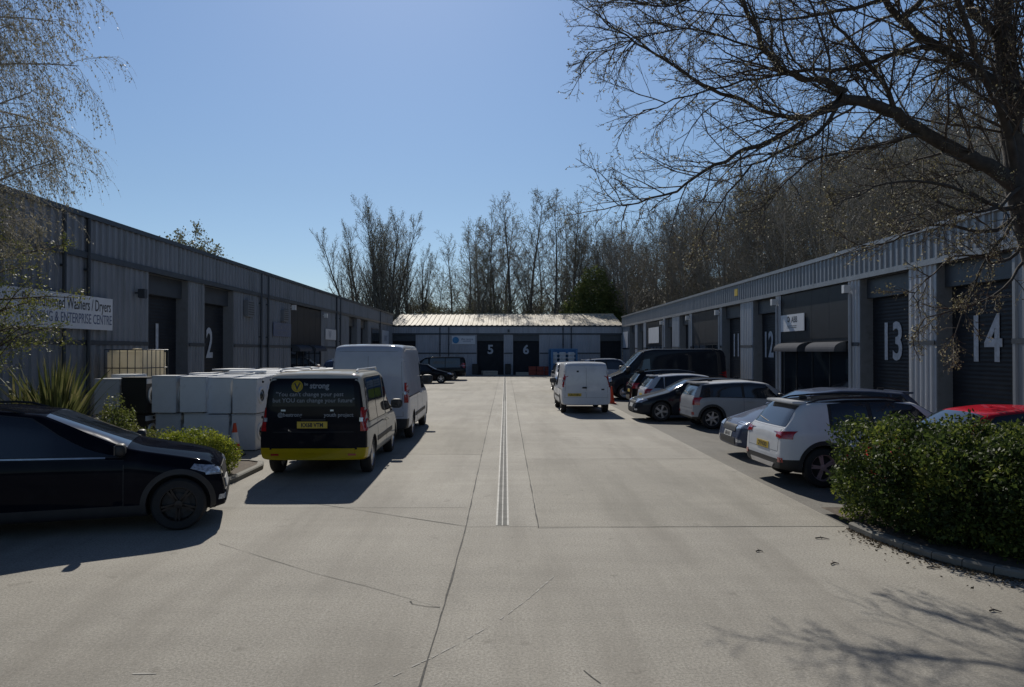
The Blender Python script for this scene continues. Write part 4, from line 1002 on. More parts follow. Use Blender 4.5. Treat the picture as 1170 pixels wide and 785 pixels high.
def van(name, label, pm, L, W, H, wb, rw=.34, kind='mid', fo=.93, bumper='black_plastic', rearbump=None, side_glass=True, rearpaint=None, plates=('', ''), roofp=None, rr=.86, wheelmat='alloy', wstyle='steel', cat='van', rear_glass=False, group=None, lampz=(.95, 1.35), win_n=2, sideglass_mat='glass_dark', twodoor=True, lampw=.085):
    xf, xr = L / 2, -L / 2
    hb = .98 if H < 2.1 else 1.22
    hc = hb + .1
    if kind == 'large': nose = .85; rake = .95
    elif kind == 'small': nose = .98; rake = .85
    else: nose = .78; rake = 1.0
    xcowl = xf - nose; xws = xcowl - rake
    top = [(xr, H * .42), (xr + .012, H * .6), (xr + .035, H * .84), (xr + .08, H * .935), (xr + .2, H * .985), (xr + .6, H), (xws - .5, H * .995), (xws, H * .955), (xcowl, hc), (xcowl + .1, hc - .03), (xf - .35, hb * .93), (xf - .1, hb * .78), (xf - .03, .6), (xf, .45)]
    bel = [(xr, hb), (xcowl, hb - .04), (xf, hb * .72)]
    bot = [(xr, .34), (xr + .25, .3), (xf - .5, .25), (xf, .28)]
    wh = (xf - fo, xf - fo - wb)
    v = Vehicle(name, label, cat, L, W, H, top, bel, bot, wh, rw, pm, rr, end=(.03, .2), roundx=.45, group=group, flat=True)
    zb = .56 if H < 2.1 else .6
    rp = rearpaint
    rules = [('front_bumper', M[bumper] if isinstance(bumper, str) else bumper, lambda c: c.x > xf - .45 and c.z < .6), ('rear_bumper', rearbump or M['black_plastic'], lambda c: c.x < xr + .2 and c.z < zb)]
    pl = [((0, 0, .6), (0, 0, 1)), ((0, 0, zb), (0, 0, 1)), ((xf - .45, 0, 0), (1, 0, 0)), ((xr + .2, 0, 0), (1, 0, 0))]
    if rp: rules.append(('rear_panel', rp, lambda c: c.x < xr + .10 and c.z < H * .955)); pl += [((xr + .10, 0, 0), (1, 0, 0)), ((0, 0, H * .955), (0, 0, 1))]
    if roofp: rules.append(('roof', roofp, lambda c: c.z > H * .955)); pl += [((0, 0, H * .956), (0, 0, 1))]
    rules.append(('sill', M['black_plastic'], lambda c: c.z < .36 and xr + .2 < c.x < xf - .45)); pl.append(((0, 0, .36), (0, 0, 1)))
    v.split(rules, pl)
    xB = xws - .35 if kind != 'mid' else xws - .3
    gt = .16 if H < 2.1 else H - hb - .72
    v.side_window(xB, xB + .02, xws + .02, xcowl - .12, gap_top=gt * .9, mat='glass_dark', name='cab_window')
    if side_glass:
        a = xr + .32; b = xB - .1; n = win_n
        for k in range(n):
            u0 = a + (b - a) * k / n + .03; u1 = a + (b - a) * (k + 1) / n - .03
            v.side_window(u0, u0 + .04 * (k == 0), u1, u1, gap_top=gt * .85, mat=sideglass_mat)
    # doors
    v.doorline(xB - .02, xcowl - .02, .4, hx=xB + .14)
    v.doorline(xB - 1.25, xB - .05, .4, hx=xB - .2, name='sliding_door')
    mb_ = v.part('door_rail', M['black_plastic'], 'y', 1, ((xr + .25, hb - .10), (xB - .5, hb - .10), (xB - .5, hb - .075), (xr + .25, hb - .075)), .004, 10, 1)
    v.part('door_rail', M['black_plastic'], 'y', -1, ((xr + .25, hb - .10), (xB - .5, hb - .10), (xB - .5, hb - .075), (xr + .25, hb - .075)), .004, 10, 1)
    v.part('side_moulding', M['black_plastic'], 'y', -1, ((wh[1] + v.ra + .05, .55), (wh[0] - v.ra - .05, .55), (wh[0] - v.ra - .05, .64), (wh[1] + v.ra + .05, .64)), .012, 10, 2)
    v.part('side_moulding', M['black_plastic'], 'y', 1, ((wh[1] + v.ra + .05, .55), (wh[0] - v.ra - .05, .55), (wh[0] - v.ra - .05, .64), (wh[1] + v.ra + .05, .64)), .012, 10, 2)
    def ws(u, t):
        x = xcowl - .04 + (xws + .05 - (xcowl - .04)) * t; hw = (W / 2 * .86) * (1 - t) + (W / 2 * rr * .88) * t
        return x, (u - .5) * 2 * hw
    v.part('windscreen', M['glass_bright'], 'z', 1, ws, .006, 14, 8)
    for sd in (1, -1):
        hl_ = v.part('headlight', M['clear_lens'], 'x', 1, ((sd * W * .28, hb * .62), (sd * W * .47, hb * .66), (sd * W * .45, hb * .84), (sd * W * .3, hb * .76)), .01, 8, 5)
        v.part('headlight_side', M['clear_lens'], 'y', sd, ((xf - .12, hb * .66), (xf - .34, hb * .72), (xf - .3, hb * .86), (xf - .12, hb * .84)), .008, 6, 5, parent=hl_)
        v.part('grille', M['black_plastic'], 'x', 1, ((-W * .25, hb * .6), (W * .25, hb * .6), (W * .24, hb * .76), (-W * .24, hb * .76)), .01, 10, 5) if sd > 0 else None
        tl = v.part('tail_lamp', M['red_lens'], 'x', -1, ((sd * (W * .485 - lampw), lampz[0]), (sd * W * .487, lampz[0]), (sd * W * .485, lampz[1]), (sd * (W * .485 - lampw), lampz[1])), .014, 5, 8)
        if tl: 
            v.part('tail_lamp_side', M['red_lens'], 'y', sd, ((xr + .01, lampz[0]), (xr + .09, lampz[0] + .02), (xr + .09, lampz[1] - .02), (xr + .03, lampz[1])), .012, 4, 8, parent=tl)
            zc_ = (lampz[0] + lampz[1]) / 2; v.part('reversing_lens', M['clear_lens'], 'x', -1, ((sd * (W * .475 - lampw), zc_ - .04), (sd * W * .48, zc_ - .04), (sd * W * .48, zc_ + .03), (sd * (W * .475 - lampw), zc_ + .03)), .018, 4, 3, parent=tl)
    v.part('lower_grille', M['black_plastic'], 'x', 1, ((-W * .33, .34), (W * .33, .34), (W * .31, .5), (-W * .31, .5)), .01, 10, 5)
    v.add_wheels(wstyle, 5, wheelmat, inset=.03)
    v.mirrors(xcowl - .25, hb + (.12 if H < 2.1 else .2), M['black_plastic'], 1.25 if H < 2.1 else 1.6, out=.15)
    v.hb, v.zb = hb, zb
    return v
def rear_doors(v, z0, z1, mat, split=True, hinge=True, handle_y=.05, glass=None):
    W = v.W; hw = lambda z: W * .435 if z < v.hb + .2 else W * .40
    for sd in (1, -1):
        q = ((sd * .004, z0), (sd * W * .43, z0), (sd * W * .40, z1), (sd * .004, z1))
        d_ = v.part('rear_door', mat, 'x', -1, q, .006, 8, 12, skirt=.008)
        q2 = ((0, z0 - .006), (sd * (W * .43 + .007), z0 - .006), (sd * (W * .40 + .007), z1 + .007), (0, z1 + .007))
        v.part('shut_line', M['black_plastic'], 'x', -1, q2, .0015, 8, 12, parent=d_, skirt=.002)
        # pressed panel
        z2 = v.hb + .12; q3 = ((sd * .09, z2), (sd * W * .37, z2), (sd * W * .345, z1 - .12), (sd * .09, z1 - .12))
        v.part('rear_pane' if glass else 'pressed_panel', M[glass] if glass else mat, 'x', -1, q3, .011, 8, 8, parent=d_, skirt=.008)
        if hinge:
            for z in (z0 + .15, v.hb + .05, z1 - .2):
                h, n = v.hit('x', sd * W * .425, z, -1)
                if h: mb = MB(); mb.rbox(h.x - .02, h.x, h.y - .05, h.y + .05, z - .03, z + .03, .008); mb.build('hinge', mat, d_, True)
    h, n = v.hit('x', handle_y, v.hb - .02, -1)
    mb = MB(); mb.rbox(h.x - .035, h.x - .004, -.02, .15, h.z - .03, h.z + .03, .01); mb.build('door_handle', M['black_plastic'], v.root, True)

PW = paint('paint_white', (.62, .64, .67)); PWH = paint('paint_ivory', (.50, .475, .41)); PB = paint('paint_black', (.01, .011, .014), coat=.4); PNB = paint('paint_blueblack', (.005, .006, .011), coat=.22)
PS = paint('paint_silver', (.36, .37, .39), .55, .35); PDG = paint('paint_darkgrey', (.022, .026, .034), .3, coat=.45); PBG = paint('paint_bluegrey', (.06, .075, .12), .4); PR = paint('paint_red', (.42, .016, .03))
PY = paint('paint_yellow', (.42, .30, .01)); PGW = paint('paint_greywhite', (.46, .49, .55)); PDB = paint('paint_darkblue', (.02, .035, .08))
GV = 'vans parked in the yard'; GC = 'cars parked in the yard'

# black tailgate / yellow bumper van
PK = paint('paint_wrap_black', (.012, .013, .017), 0, .25, coat=.2)
v = van('parked_van', 'white-sided van with black printed rear, yellow bumper and yellow number plate', PWH, 4.62, 1.94, 1.93, 2.92, .335, 'mid', rearbump=PY, rearpaint=PK, plates=('', ''), roofp=PWH, fo=.88, lampz=(.86, 1.28), win_n=2, rr=.85, lampw=.10, group=GV)
tg = v.part('tailgate', PK, 'x', -1, ((-.78, .53), (.78, .53), (.765, 1.80), (-.765, 1.80)), .006, 14, 14, skirt=.012)
v.part('tailgate_window', M['glass_tint'], 'x', -1, ((-.74, 1.30), (.74, 1.30), (.71, 1.76), (-.71, 1.76)), .010, 14, 8, parent=tg, skirt=.004)
v.part('tailgate_step', PY, 'x', -1, ((-.74, .46), (.74, .46), (.74, .55), (-.74, .55)), .02, 10, 3)
v.part('shut_line', M['ink'], 'x', -1, ((-.72, .84), (.72, .84), (.72, .848), (-.72, .848)), .009, 10, 1, parent=tg, skirt=0)
mb = MB(); q = v.hit('x', 0, .97, -1)[0]; mb.rbox(q.x - .03, q.x, -.22, .22, 1.045, 1.075, .008); mb.build('tailgate_handle', M['black_plastic'], tg, True)
v.plate(-1, 0.02, .97, 'KX68 VTM', .54, .12, .016)
# round yellow logo and lettering
def disc(v, cy, cz, r0, r1, mat, off, name='logo_ring'):
    return v.part(name, M[mat] if isinstance(mat, str) else mat, 'x', -1, lambda u, t: (cy + (r0 + (r1 - r0) * t) * math.cos(2 * math.pi * u), cz + (r0 + (r1 - r0) * t) * math.sin(2 * math.pi * u)), off, 28, 2, parent=tg, skirt=0)
disc(v, .30, 1.66, 0, .10, PY, .013, 'round_logo'); disc(v, .30, 1.66, .074, .08, 'ink', .015)
v.proj_text('V', .15, .30, 1.655, -1, 'ink', .017, 1.05, .006, tg)
v.proj_text('be', .07, .14, 1.70, -1, 'white_ink', .013, 1, .002, tg); v.proj_text('strong', .14, -.10, 1.65, -1, 'white_ink', .013, .95, .004, tg)
v.proj_text('"You can\'t change your past', .105, .07, 1.51, -1, 'white_ink', .013, 1.02, .0012, tg)
v.proj_text('but YOU can change your future"', .105, .0, 1.40, -1, 'white_ink', .013, 1.02, .0012, tg)
v.proj_text('@bestrong', .095, .42, 1.145, -1, 'white_ink', .012, 1.0, .002, tg); v.proj_text('youth project', .095, -.45, 1.14, -1, 'white_ink', .012, 1.0, .002, tg)
v.part('badge', M['steel'], 'x', -1, ((.5, 1.215), (.58, 1.215), (.58, 1.245), (.5, 1.245)), .012, 3, 2, parent=tg)
v.part('badge', M['steel'], 'x', -1, ((-.36, 1.215), (-.30, 1.215), (-.30, 1.245), (-.36, 1.245)), .012, 3, 2, parent=tg)
for sd in (1, -1): v.part('bumper_reflector', M['red_lens'], 'x', -1, ((sd * .62, .42), (sd * .76, .42), (sd * .76, .455), (sd * .62, .455)), .008, 4, 1)
for sd in (1, -1):
    mb = MB(); mb.tube([(-1.9, sd * .70, 1.925), (-1.75, sd * .70, 1.955), (.35, sd * .70, 1.95), (.5, sd * .69, 1.91)], .018, 6); mb.build('roof_rail', M['grey_pipe'], v.root, True)
v.place(-3.49, 13.72 + 2.31, 91)

# tall white van in front of it
v = van('parked_van', 'tall whitish panel van directly ahead of the van with the yellow bumper', PGW, 5.55, 2.05, 2.48, 3.4, .35, 'large', side_glass=False, lampz=(1.0, 1.5), rr=.84, group=GV)
rear_doors(v, .66, 2.28, PGW); v.plate(-1, .5, .8, '')
v.place(-3.47, 19.1 + 2.78, 90.5)
# small white van
v = van('parked_van', 'small white van with twin plain rear doors standing alone right of the drain', PW, 4.42, 1.82, 1.9, 2.7, .325, 'small', side_glass=False, lampz=(.98, 1.45), rearbump=PW, rr=.85, wheelmat='alloy_dark', group=GV, lampw=.07)
rear_doors(v, .60, 1.75, PW); v.plate(-1, .43, .70, 'CA17 NFU', .5, .11, .016)
v.part('badge', M['ink'], 'x', -1, ((.27, 1.52), (.35, 1.52), (.35, 1.58), (.27, 1.58)), .018, 4, 3); v.part('badge', M['ink'], 'x', -1, ((-.55, .87), (-.66, .87), (-.66, .92), (-.55, .92)), .014, 4, 3)
v.place(2.93, 27.75 + 2.21, 90.5)
# long dark van side-on
v = van('parked_van', 'long dark grey panel van parked side-on in front of the right block', PDG, 5.75, 2.06, 2.42, 3.5, .35, 'large', side_glass=False, rr=.86, group=GV)
rear_doors(v, .66, 2.22, PDG)
v.part('light_sill', M['grey_pipe'], 'y', 1, ((-1.7, .36), (1.6, .36), (1.6, .43), (-1.7, .43)), .014, 10, 1)
v.place(7.55, 36.75, 180)
# black van far left
v = van('parked_van', 'black windowed van parked side-on in the far left corner of the yard', PB, 4.95, 1.92, 1.86, 3.0, .34, 'mid', side_glass=True, rr=.84, group=GV, wheelmat='alloy_dark')
v.place(-5.68, 60.95, 180)
# dark blue van by the washing machines
v = van('parked_van', 'dark blue van facing the camera behind the washing machines, only its roof and screen showing', PDB, 4.8, 1.9, 1.97, 3.0, .34, 'mid', side_glass=True, rr=.84, group=GV)
v.place(-6.95, 33.3, 270)

# cars
v = hatch('parked_car', 'near-black estate car at the left edge of the picture, nose towards the yard', 'car', PNB, 4.5, 1.82, 1.6, 2.86, .335, hood=.29, belt=.622, rear='estate', clad=True, wheelmat='alloy_dark', fo=.56, hh=.045, mdx=.17, roof_rails=True, spokes=5, two=True, plates=('', None), rr=.76, boxy=-1.0, group=GC)

for sd in (1, -1): v.part('chrome_strip', M['steel'], 'y', sd, ((-.55, lin(v.belt, -.5) + .0), (.85, lin(v.belt, .85) + .0), (.85, lin(v.belt, .85) + .018), (-.55, lin(v.belt, -.5) + .018)), .01, 14, 1)
cb = v; v.place(-6.06, 10.1, 18)
v = hatch('parked_car', 'white compact SUV with dark roof, yellow rear plate and red-tinted alloys beside the hedge', 'car', PW, 4.14, 1.76, 1.50, 2.58, .335, hood=.27, belt=.63, clad=True, fo=.83, wheelmat='alloy_red', quarter=False, skz=.47, spokes=5, two=True, white_roof=PB, roof_rails=True, lampk='wide', plates=('', 'CP19 KXO'), tailz=.66, group=GC)
v.part('skid_plate', M['alloy'], 'x', -1, ((-.45, .31), (.45, .31), (.52, .38), (-.52, .38)), .012, 8, 3)
v.place(6.64, 13.66, 3)
v = hatch('parked_car', 'dark blue-grey hatchback facing the yard behind the white compact SUV', 'car', PBG, 4.15, 1.78, 1.49, 2.55, .32, hood=.27, belt=.64, plates=('BD66 XLV', ''), roof_rails=False, group=GC)
v.place(6.98, 16.8, 180)
v = hatch('parked_car', 'silver three-door retro hatchback with pale roof and black wheel-arch trim', 'car', PS, 3.70, 1.69, 1.42, 2.47, .31, hood=.27, belt=.64, clad=True, fo=.66, white_roof=PW, boxy=.6, rear='estate', rr=.80, quarter=False, doors3=True, plates=('', None), spokes=6, group=GC)
v.place(7.33, 23.2, 2)
v = hatch('parked_car', 'dark grey hatchback facing the yard directly behind the silver retro hatchback', 'car', PDG, 4.3, 1.8, 1.42, 2.6, .325, hood=.30, belt=.62, plates=('', None), spokes=5, two=True, group=GC)
v.place(6.38, 25.65, 180)
v = hatch('parked_car', 'pale silver hatchback with large red tail lamp behind the dark grey hatchback', 'car', PGW, 3.98, 1.72, 1.47, 2.5, .31, hood=.26, belt=.62, plates=(None, ''), group=GC)
v.place(7.0, 28.25, 0)
v = hatch('parked_car', 'black hatchback with a curved roof between the pale silver hatchback and the long dark van', 'car', PB, 4.2, 1.8, 1.56, 2.6, .33, hood=.26, belt=.63, plates=(None, ''), group=GC)
v.place(7.2, 31.5, 0)
v = hatch('parked_car', 'red hatchback whose roof and windscreen show above the hedge', 'car', PR, 3.95, 1.7, 1.45, 2.5, .31, hood=.27, belt=.62, plates=('', ''), group=GC)
v.place(7.5, 11.85, 180)
v = hatch('parked_car', 'black estate car in front of the black van in the far left corner', 'car', PB, 4.45, 1.8, 1.42, 2.65, .33, hood=.3, belt=.63, wheelmat='alloy', group=GC)
v.place(-5.95, 54.9, 0)
v = hatch('parked_car', 'silver SUV showing only its left flank beyond the small white van', 'car', PS, 4.4, 1.84, 1.66, 2.65, .35, hood=.28, belt=.63, clad=True, rear='estate', group=GC)
v.place(3.62, 43.6, 270)
v = hatch('parked_car', 'whitish people carrier between the small white van and the long dark van', 'car', PGW, 4.4, 1.8, 1.8, 2.7, .33, hood=.24, belt=.6, rear='estate', roof_rails='light', group=GC)
v.place(7.2, 51.5, 0)

# ------------------------------------------------------------------ person behind the machines
def skin(name, pts, edges, mat, parent, lv=2):
    me = bpy.data.meshes.new(name); me.from_pydata([p[:3] for p in pts], edges, []); ob = bpy.data.objects.new(name, me); COL.objects.link(ob)
    ob.modifiers.new('k', 'SKIN'); sv = me.skin_vertices[0].data
    for i, p in enumerate(pts): sv[i].radius = (p[3], p[4] if len(p) > 4 else p[3]); sv[i].use_root = (i == 0)
    m = ob.modifiers.new('s', 'SUBSURF'); m.levels = lv; m.render_levels = lv
    dg = bpy.context.evaluated_depsgraph_get(); me2 = bpy.data.meshes.new_from_object(ob.evaluated_get(dg)); bpy.data.objects.remove(ob)
    me2.materials.clear(); me2.materials.append(mat); me2.shade_smooth(); o = bpy.data.objects.new(name, me2); COL.objects.link(o); o.parent = parent; return o
pr = thing('person', 'grey-haired person in a dark jacket standing beside the washing machines, only the head showing', 'person', (-7.25, 29.6, 0), R(200))
pts = [(0, 0, .98, .15, .11), (0, 0, 1.2, .15, .11), (0, 0, 1.42, .17, .11), (0, .0, 1.52, .06), (0, .01, 1.6, .085, .09), (0, .015, 1.70, .085, .1), (0, .01, 1.76, .055),
       (-.19, 0, 1.43, .055), (-.25, .02, 1.15, .045), (-.26, .08, .9, .035), (-.26, .1, .82, .04, .02),
       (.19, 0, 1.43, .055), (.25, .02, 1.15, .045), (.26, .08, .9, .035), (.26, .1, .82, .04, .02),
       (-.1, 0, .85, .09), (-.11, 0, .48, .06), (-.12, -.02, .09, .045), (-.13, .12, .04, .04, .03), (.1, 0, .85, .09), (.11, 0, .48, .06), (.12, -.02, .09, .045), (.13, .12, .04, .04, .03)]
ed = [(0, 1), (1, 2), (2, 3), (3, 4), (4, 5), (5, 6), (2, 7), (7, 8), (8, 9), (9, 10), (2, 11), (11, 12), (12, 13), (13, 14), (0, 15), (15, 16), (16, 17), (17, 18), (0, 19), (19, 20), (20, 21), (21, 22)]
for s_, hi in ((-1, 10), (1, 14)):
    for k in range(4):
        b = len(pts); pts.append((s_ * .26, .07 + .022 * k, .76, .011)); pts.append((s_ * .255, .075 + .022 * k, .72 - .01 * (k in (1, 2)), .009)); ed += [(hi, b), (b, b + 1)]
    b = len(pts); pts.append((s_ * .235, .135, .8, .012)); pts.append((s_ * .225, .145, .765, .01)); ed += [(hi, b), (b, b + 1)]
b = len(pts); pts.append((0, .115, 1.645, .012)); ed.append((4, b))
skin('body', pts, ed, M['skin'], pr)
skin('jacket', [(0, 0, .95, .18, .13), (0, 0, 1.2, .17, .13), (0, 0, 1.43, .18, .13), (0, 0, 1.5, .085, .08), (-.2, 0, 1.44, .07), (-.26, .02, 1.15, .06), (-.27, .075, .93, .05), (.2, 0, 1.44, .07), (.26, .02, 1.15, .06), (.27, .075, .93, .05)],
     [(0, 1), (1, 2), (2, 3), (2, 4), (4, 5), (5, 6), (2, 7), (7, 8), (8, 9)], M['jacket'], pr)
skin('trousers', [(0, 0, .98, .16, .12), (-.1, 0, .85, .1), (-.11, 0, .48, .075), (-.12, -.01, .1, .065), (.1, 0, .85, .1), (.11, 0, .48, .075), (.12, -.01, .1, .065)], [(0, 1), (1, 2), (2, 3), (0, 4), (4, 5), (5, 6)], M['jacket'], pr)
skin('hair', [(0, -.03, 1.66, .08, .08), (0, -.02, 1.73, .085, .09), (0, .0, 1.78, .06, .06)], [(0, 1), (1, 2)], M['hair_grey'], pr)
m = MB()
for s_ in (-1, 1): m.rbox(s_ * .035 - .014, s_ * .035 + .014, .095, .108, 1.665, 1.678, .005)
m.build('eyes', M['ink'], pr, True)
m = MB(); m.rbox(-.026, .026, .098, .107, 1.605, 1.613, .003); m.build('mouth', M['red_paint_pallet'], pr, True)
# ------------------------------------------------------------------ vegetation
def tubes_np(PT, RD, n):
    """PT (B,K,3), RD (B,K) -> verts, quads"""
    PT = np.asarray(PT, float); RD = np.asarray(RD, float); B, K, _ = PT.shape
    d = PT[:, -1] - PT[:, 0]; d /= np.linalg.norm(d, axis=1, keepdims=True) + 1e-9
    ref = np.where(np.abs(d[:, 2:3]) > .8, np.array([[1., 0, 0]]), np.array([[0, 0, 1.]]))
    u = np.cross(d, ref); u /= np.linalg.norm(u, axis=1, keepdims=True) + 1e-9; w_ = np.cross(d, u)
    a = np.arange(n) * 2 * np.pi / n
    ring = u[:, None, :] * np.cos(a)[None, :, None] + w_[:, None, :] * np.sin(a)[None, :, None]
    V = PT[:, :, None, :] + ring[:, None] * RD[:, :, None, None]; V = V.reshape(-1, 3)
    b, k, j = np.meshgrid(np.arange(B), np.arange(K - 1), np.arange(n), indexing='ij')
    i0 = (b * K + k) * n + j; i1 = (b * K + k) * n + (j + 1) % n
    return V, np.stack([i0, i1, i1 + n, i0 + n], -1).reshape(-1, 4)
def join(parts):
    V = []; Q = []; mi = []; o = 0
    for (v, q, m) in parts:
        if len(v) == 0: continue
        V.append(v); Q.append(q + o); mi.append(np.full(len(q), m)); o += len(v)
    return np.concatenate(V), np.concatenate(Q), np.concatenate(mi)
def leaves_np(C, size, rg, asp=.5, droop=0.0):
    """rhombus leaves at centres C with random orientation"""
    n = len(C); s = size * rg.uniform(.45, 1.5, (n, 1))
    d = rg.normal(size=(n, 3)); d[:, 2] -= droop; d /= np.linalg.norm(d, axis=1, keepdims=True)
    r = rg.normal(size=(n, 3)); r -= d * (r * d).sum(1, keepdims=True); r /= np.linalg.norm(r, axis=1, keepdims=True)
    up = np.cross(d, r)
    V = np.stack([C - d * s * .5, C + r * s * asp * .5 + up * s * .06, C + d * s * .5, C - r * s * asp * .5 + up * s * .06], 1).reshape(-1, 3)
    return V, np.arange(4 * n).reshape(-1, 4)

class Skel:
    def __init__(s, seed): s.r = random.Random(seed); s.out = {}   # level -> list of (pts, radii)
    def branch(s, p, d, ln, rad, lv, P_, K=None):
        """P_: per-level dict list: K, wob, trop, kids, ang, lfrac, rfrac, start"""
        q = P_[lv]; K = q['K']; pts = [p.copy()]; rd = [rad]; dd = d.normalized(); r = s.r
        tr = Vector(q.get('tropv', (0, 0, 1)))
        for i in range(1, K):
            dd = (dd + Vector((r.gauss(0, 1), r.gauss(0, 1), r.gauss(0, 1))) * q['wob'] + tr * q['trop']).normalized()
            p = p + dd * ln / (K - 1); pts.append(p.copy()); rd.append(rad * (1 - (i / (K - 1)) * q.get('tap', .75)))
        s.out.setdefault(lv, []).append((pts, rd)); s.kids(pts, rd, ln, lv, P_)
    def kids(s, pts, rd, ln, lv, P_):
        r = s.r; q = P_[lv]; K = len(pts)
        if lv + 1 >= len(P_): return
        n = q['kids']; n = max(1, int(n * r.uniform(.75, 1.25))) if n else 0
        ga = r.uniform(0, 6.28)
        for k in range(n):
            t = q['start'] + (1 - q['start']) * (k + r.random()) / n; f = t * (K - 1); i = min(int(f), K - 2); f -= i
            p = pts[i].lerp(pts[i + 1], f); d = (pts[i + 1] - pts[i]).normalized(); ga += 2.4 + r.uniform(-.5, .5)
            o = d.orthogonal().normalized(); o.rotate(Matrix.Rotation(ga, 3, d)) if False else None
            o = Matrix.Rotation(ga, 3, d) @ d.orthogonal().normalized()
            an = q['ang'] * r.uniform(.7, 1.3); nd = d * math.cos(an) + o * math.sin(an)
            if q.get('flat'): nd.z *= q['flat']
            rr_ = max((rd[i] * (1 - f) + rd[i + 1] * f) * q['rfrac'], P_[lv + 1].get('minr', .002))
            L2 = ln * q['lfrac'] * (1.15 - t * q.get('shrink', .7)) * r.uniform(.7, 1.25)
            s.branch(p, nd, L2, rr_, lv + 1, P_)
    def arrays(s, lv, n):
        L_ = s.out.get(lv, []); 
        if not L_: return np.zeros((0, 3)), np.zeros((0, 4), int)
        by = {}
        for p, r in L_: by.setdefault(len(p), []).append((p, r))
        V = []; Q = []; o = 0
        for K, l in by.items():
            v, q = tubes_np([[tuple(x) for x in p] for p, r in l], [r for p, r in l], n); V.append(v); Q.append(q + o); o += len(v)
        return np.concatenate(V), np.concatenate(Q)
    def points(s, lv, per, rg, spread):
        C = []
        for p, r in s.out.get(lv, []):
            for k in range(per):
                f = rg.uniform(.15, 1) * (len(p) - 1); i = min(int(f), len(p) - 2); C.append(p[i].lerp(p[i + 1], f - i))
        C = np.array([tuple(c) for c in C]) if C else np.zeros((0, 3))
        return C + rg.normal(size=C.shape) * spread

def finish_tree(name, sk, label, loc, trunk_lv, mats, leafspec, sides=(7, 5, 4, 3, 3), group=None, cat='tree'):
    r = thing(name, label, cat, loc, group=group)
    T_ = []; C_ = []
    for lv in sorted(sk.out):
        v, q = sk.arrays(lv, sides[min(lv, len(sides) - 1)])
        (T_ if lv in trunk_lv else C_).append((v, q, 0))
    if T_: V, Q, m = join(T_); npmesh('trunk', V, Q, mats[0], r, smooth=True)
    if leafspec:
        rg = np.random.default_rng(int(abs(loc[0]) * 100) + 5)
        lv, per, spread, size, asp, droop = leafspec
        for L_ in (lv if isinstance(lv, (tuple, list)) else (lv,)):
            c = sk.points(L_, per, rg, spread)
            if len(c): v, q = leaves_np(c, size, rg, asp, droop); C_.append((v, q, 1))
    V, Q, m = join(C_); npmesh('crown', V, Q, [mats[1], mats[2]], r, m)
    return r

def far_tree(seed, kind):
    sk = Skel(seed); r = random.Random(seed)
    if kind == 'poplar':      # several upright stems, plume shaped
        P_ = [dict(K=9, wob=.05, trop=.06, kids=30, ang=.6, lfrac=.34, rfrac=.42, start=.18, tap=.93, shrink=.8), dict(K=5, wob=.12, trop=.25, kids=10, ang=.6, lfrac=.42, rfrac=.5, start=.15, minr=.03), dict(K=4, wob=.15, trop=.22, kids=5, ang=.6, lfrac=.5, rfrac=.5, start=.2, minr=.018), dict(K=3, wob=.15, trop=.15, kids=0, minr=.014)]
        for k in range(5):
            a = k * 1.25 + r.random(); sp = r.uniform(.12, .34)
            sk.branch(Vector((math.cos(a) * .5, math.sin(a) * .5, 0)), Vector((math.cos(a) * sp, math.sin(a) * sp, 1)), r.uniform(16, 20), .3, 0, P_)
        leaf = ((3,), 2, .12, .11, .5, 0)
    elif kind == 'alder':
        P_ = [dict(K=9, wob=.035, trop=.05, kids=36, ang=.85, lfrac=.31, rfrac=.32, start=.2, tap=.94, shrink=.8), dict(K=5, wob=.14, trop=.14, kids=11, ang=.65, lfrac=.42, rfrac=.55, start=.12, minr=.03), dict(K=4, wob=.18, trop=.1, kids=6, ang=.6, lfrac=.5, rfrac=.5, start=.2, minr=.018), dict(K=3, wob=.2, trop=.1, kids=0, minr=.014)]
        sk.branch(Vector((0, 0, 0)), Vector((r.uniform(-.06, .06), 0, 1)), 19, .26, 0, P_); leaf = ((3,), 1, .15, .12, .6, 0)
        if seed % 2: sk.branch(Vector((.5, .3, 0)), Vector((.2, .05, 1)), 16, .2, 0, P_)
    elif kind == 'wood':
        P_ = [dict(K=8, wob=.05, trop=.06, kids=22, ang=.75, lfrac=.38, rfrac=.42, start=.22, tap=.9, shrink=.5), dict(K=5, wob=.14, trop=.2, kids=11, ang=.65, lfrac=.45, rfrac=.55, start=.12, minr=.03), dict(K=4, wob=.18, trop=.15, kids=6, ang=.6, lfrac=.5, rfrac=.5, start=.15, minr=.016), dict(K=3, wob=.2, trop=.1, kids=0, minr=.015)]
        sk.branch(Vector((0, 0, 0)), Vector((r.uniform(-.08, .08), r.uniform(-.05, .05), 1)), r.uniform(13, 16), .2, 0, P_); leaf = ((3,), 1, .18, .12, .6, 0)
    elif kind == 'bushy':      # rounder spring-green tree
        P_ = [dict(K=7, wob=.08, trop=.06, kids=14, ang=.9, lfrac=.5, rfrac=.5, start=.15, tap=.9, shrink=.5), dict(K=5, wob=.2, trop=.12, kids=8, ang=.7, lfrac=.5, rfrac=.5, start=.15, minr=.025), dict(K=4, wob=.22, trop=.1, kids=5, ang=.6, lfrac=.5, rfrac=.5, start=.2, minr=.014), dict(K=3, wob=.2, trop=.1, kids=0, minr=.01)]
        for k in range(3): sk.branch(Vector((0, 0, 0)), Vector((r.uniform(-.4, .4), r.uniform(-.4, .4), 1)), r.uniform(6, 8.5), .16, 0, P_)
        leaf = ((2, 3), 4, .15, .16, .7, 0)
    return sk, leaf
FT = {}
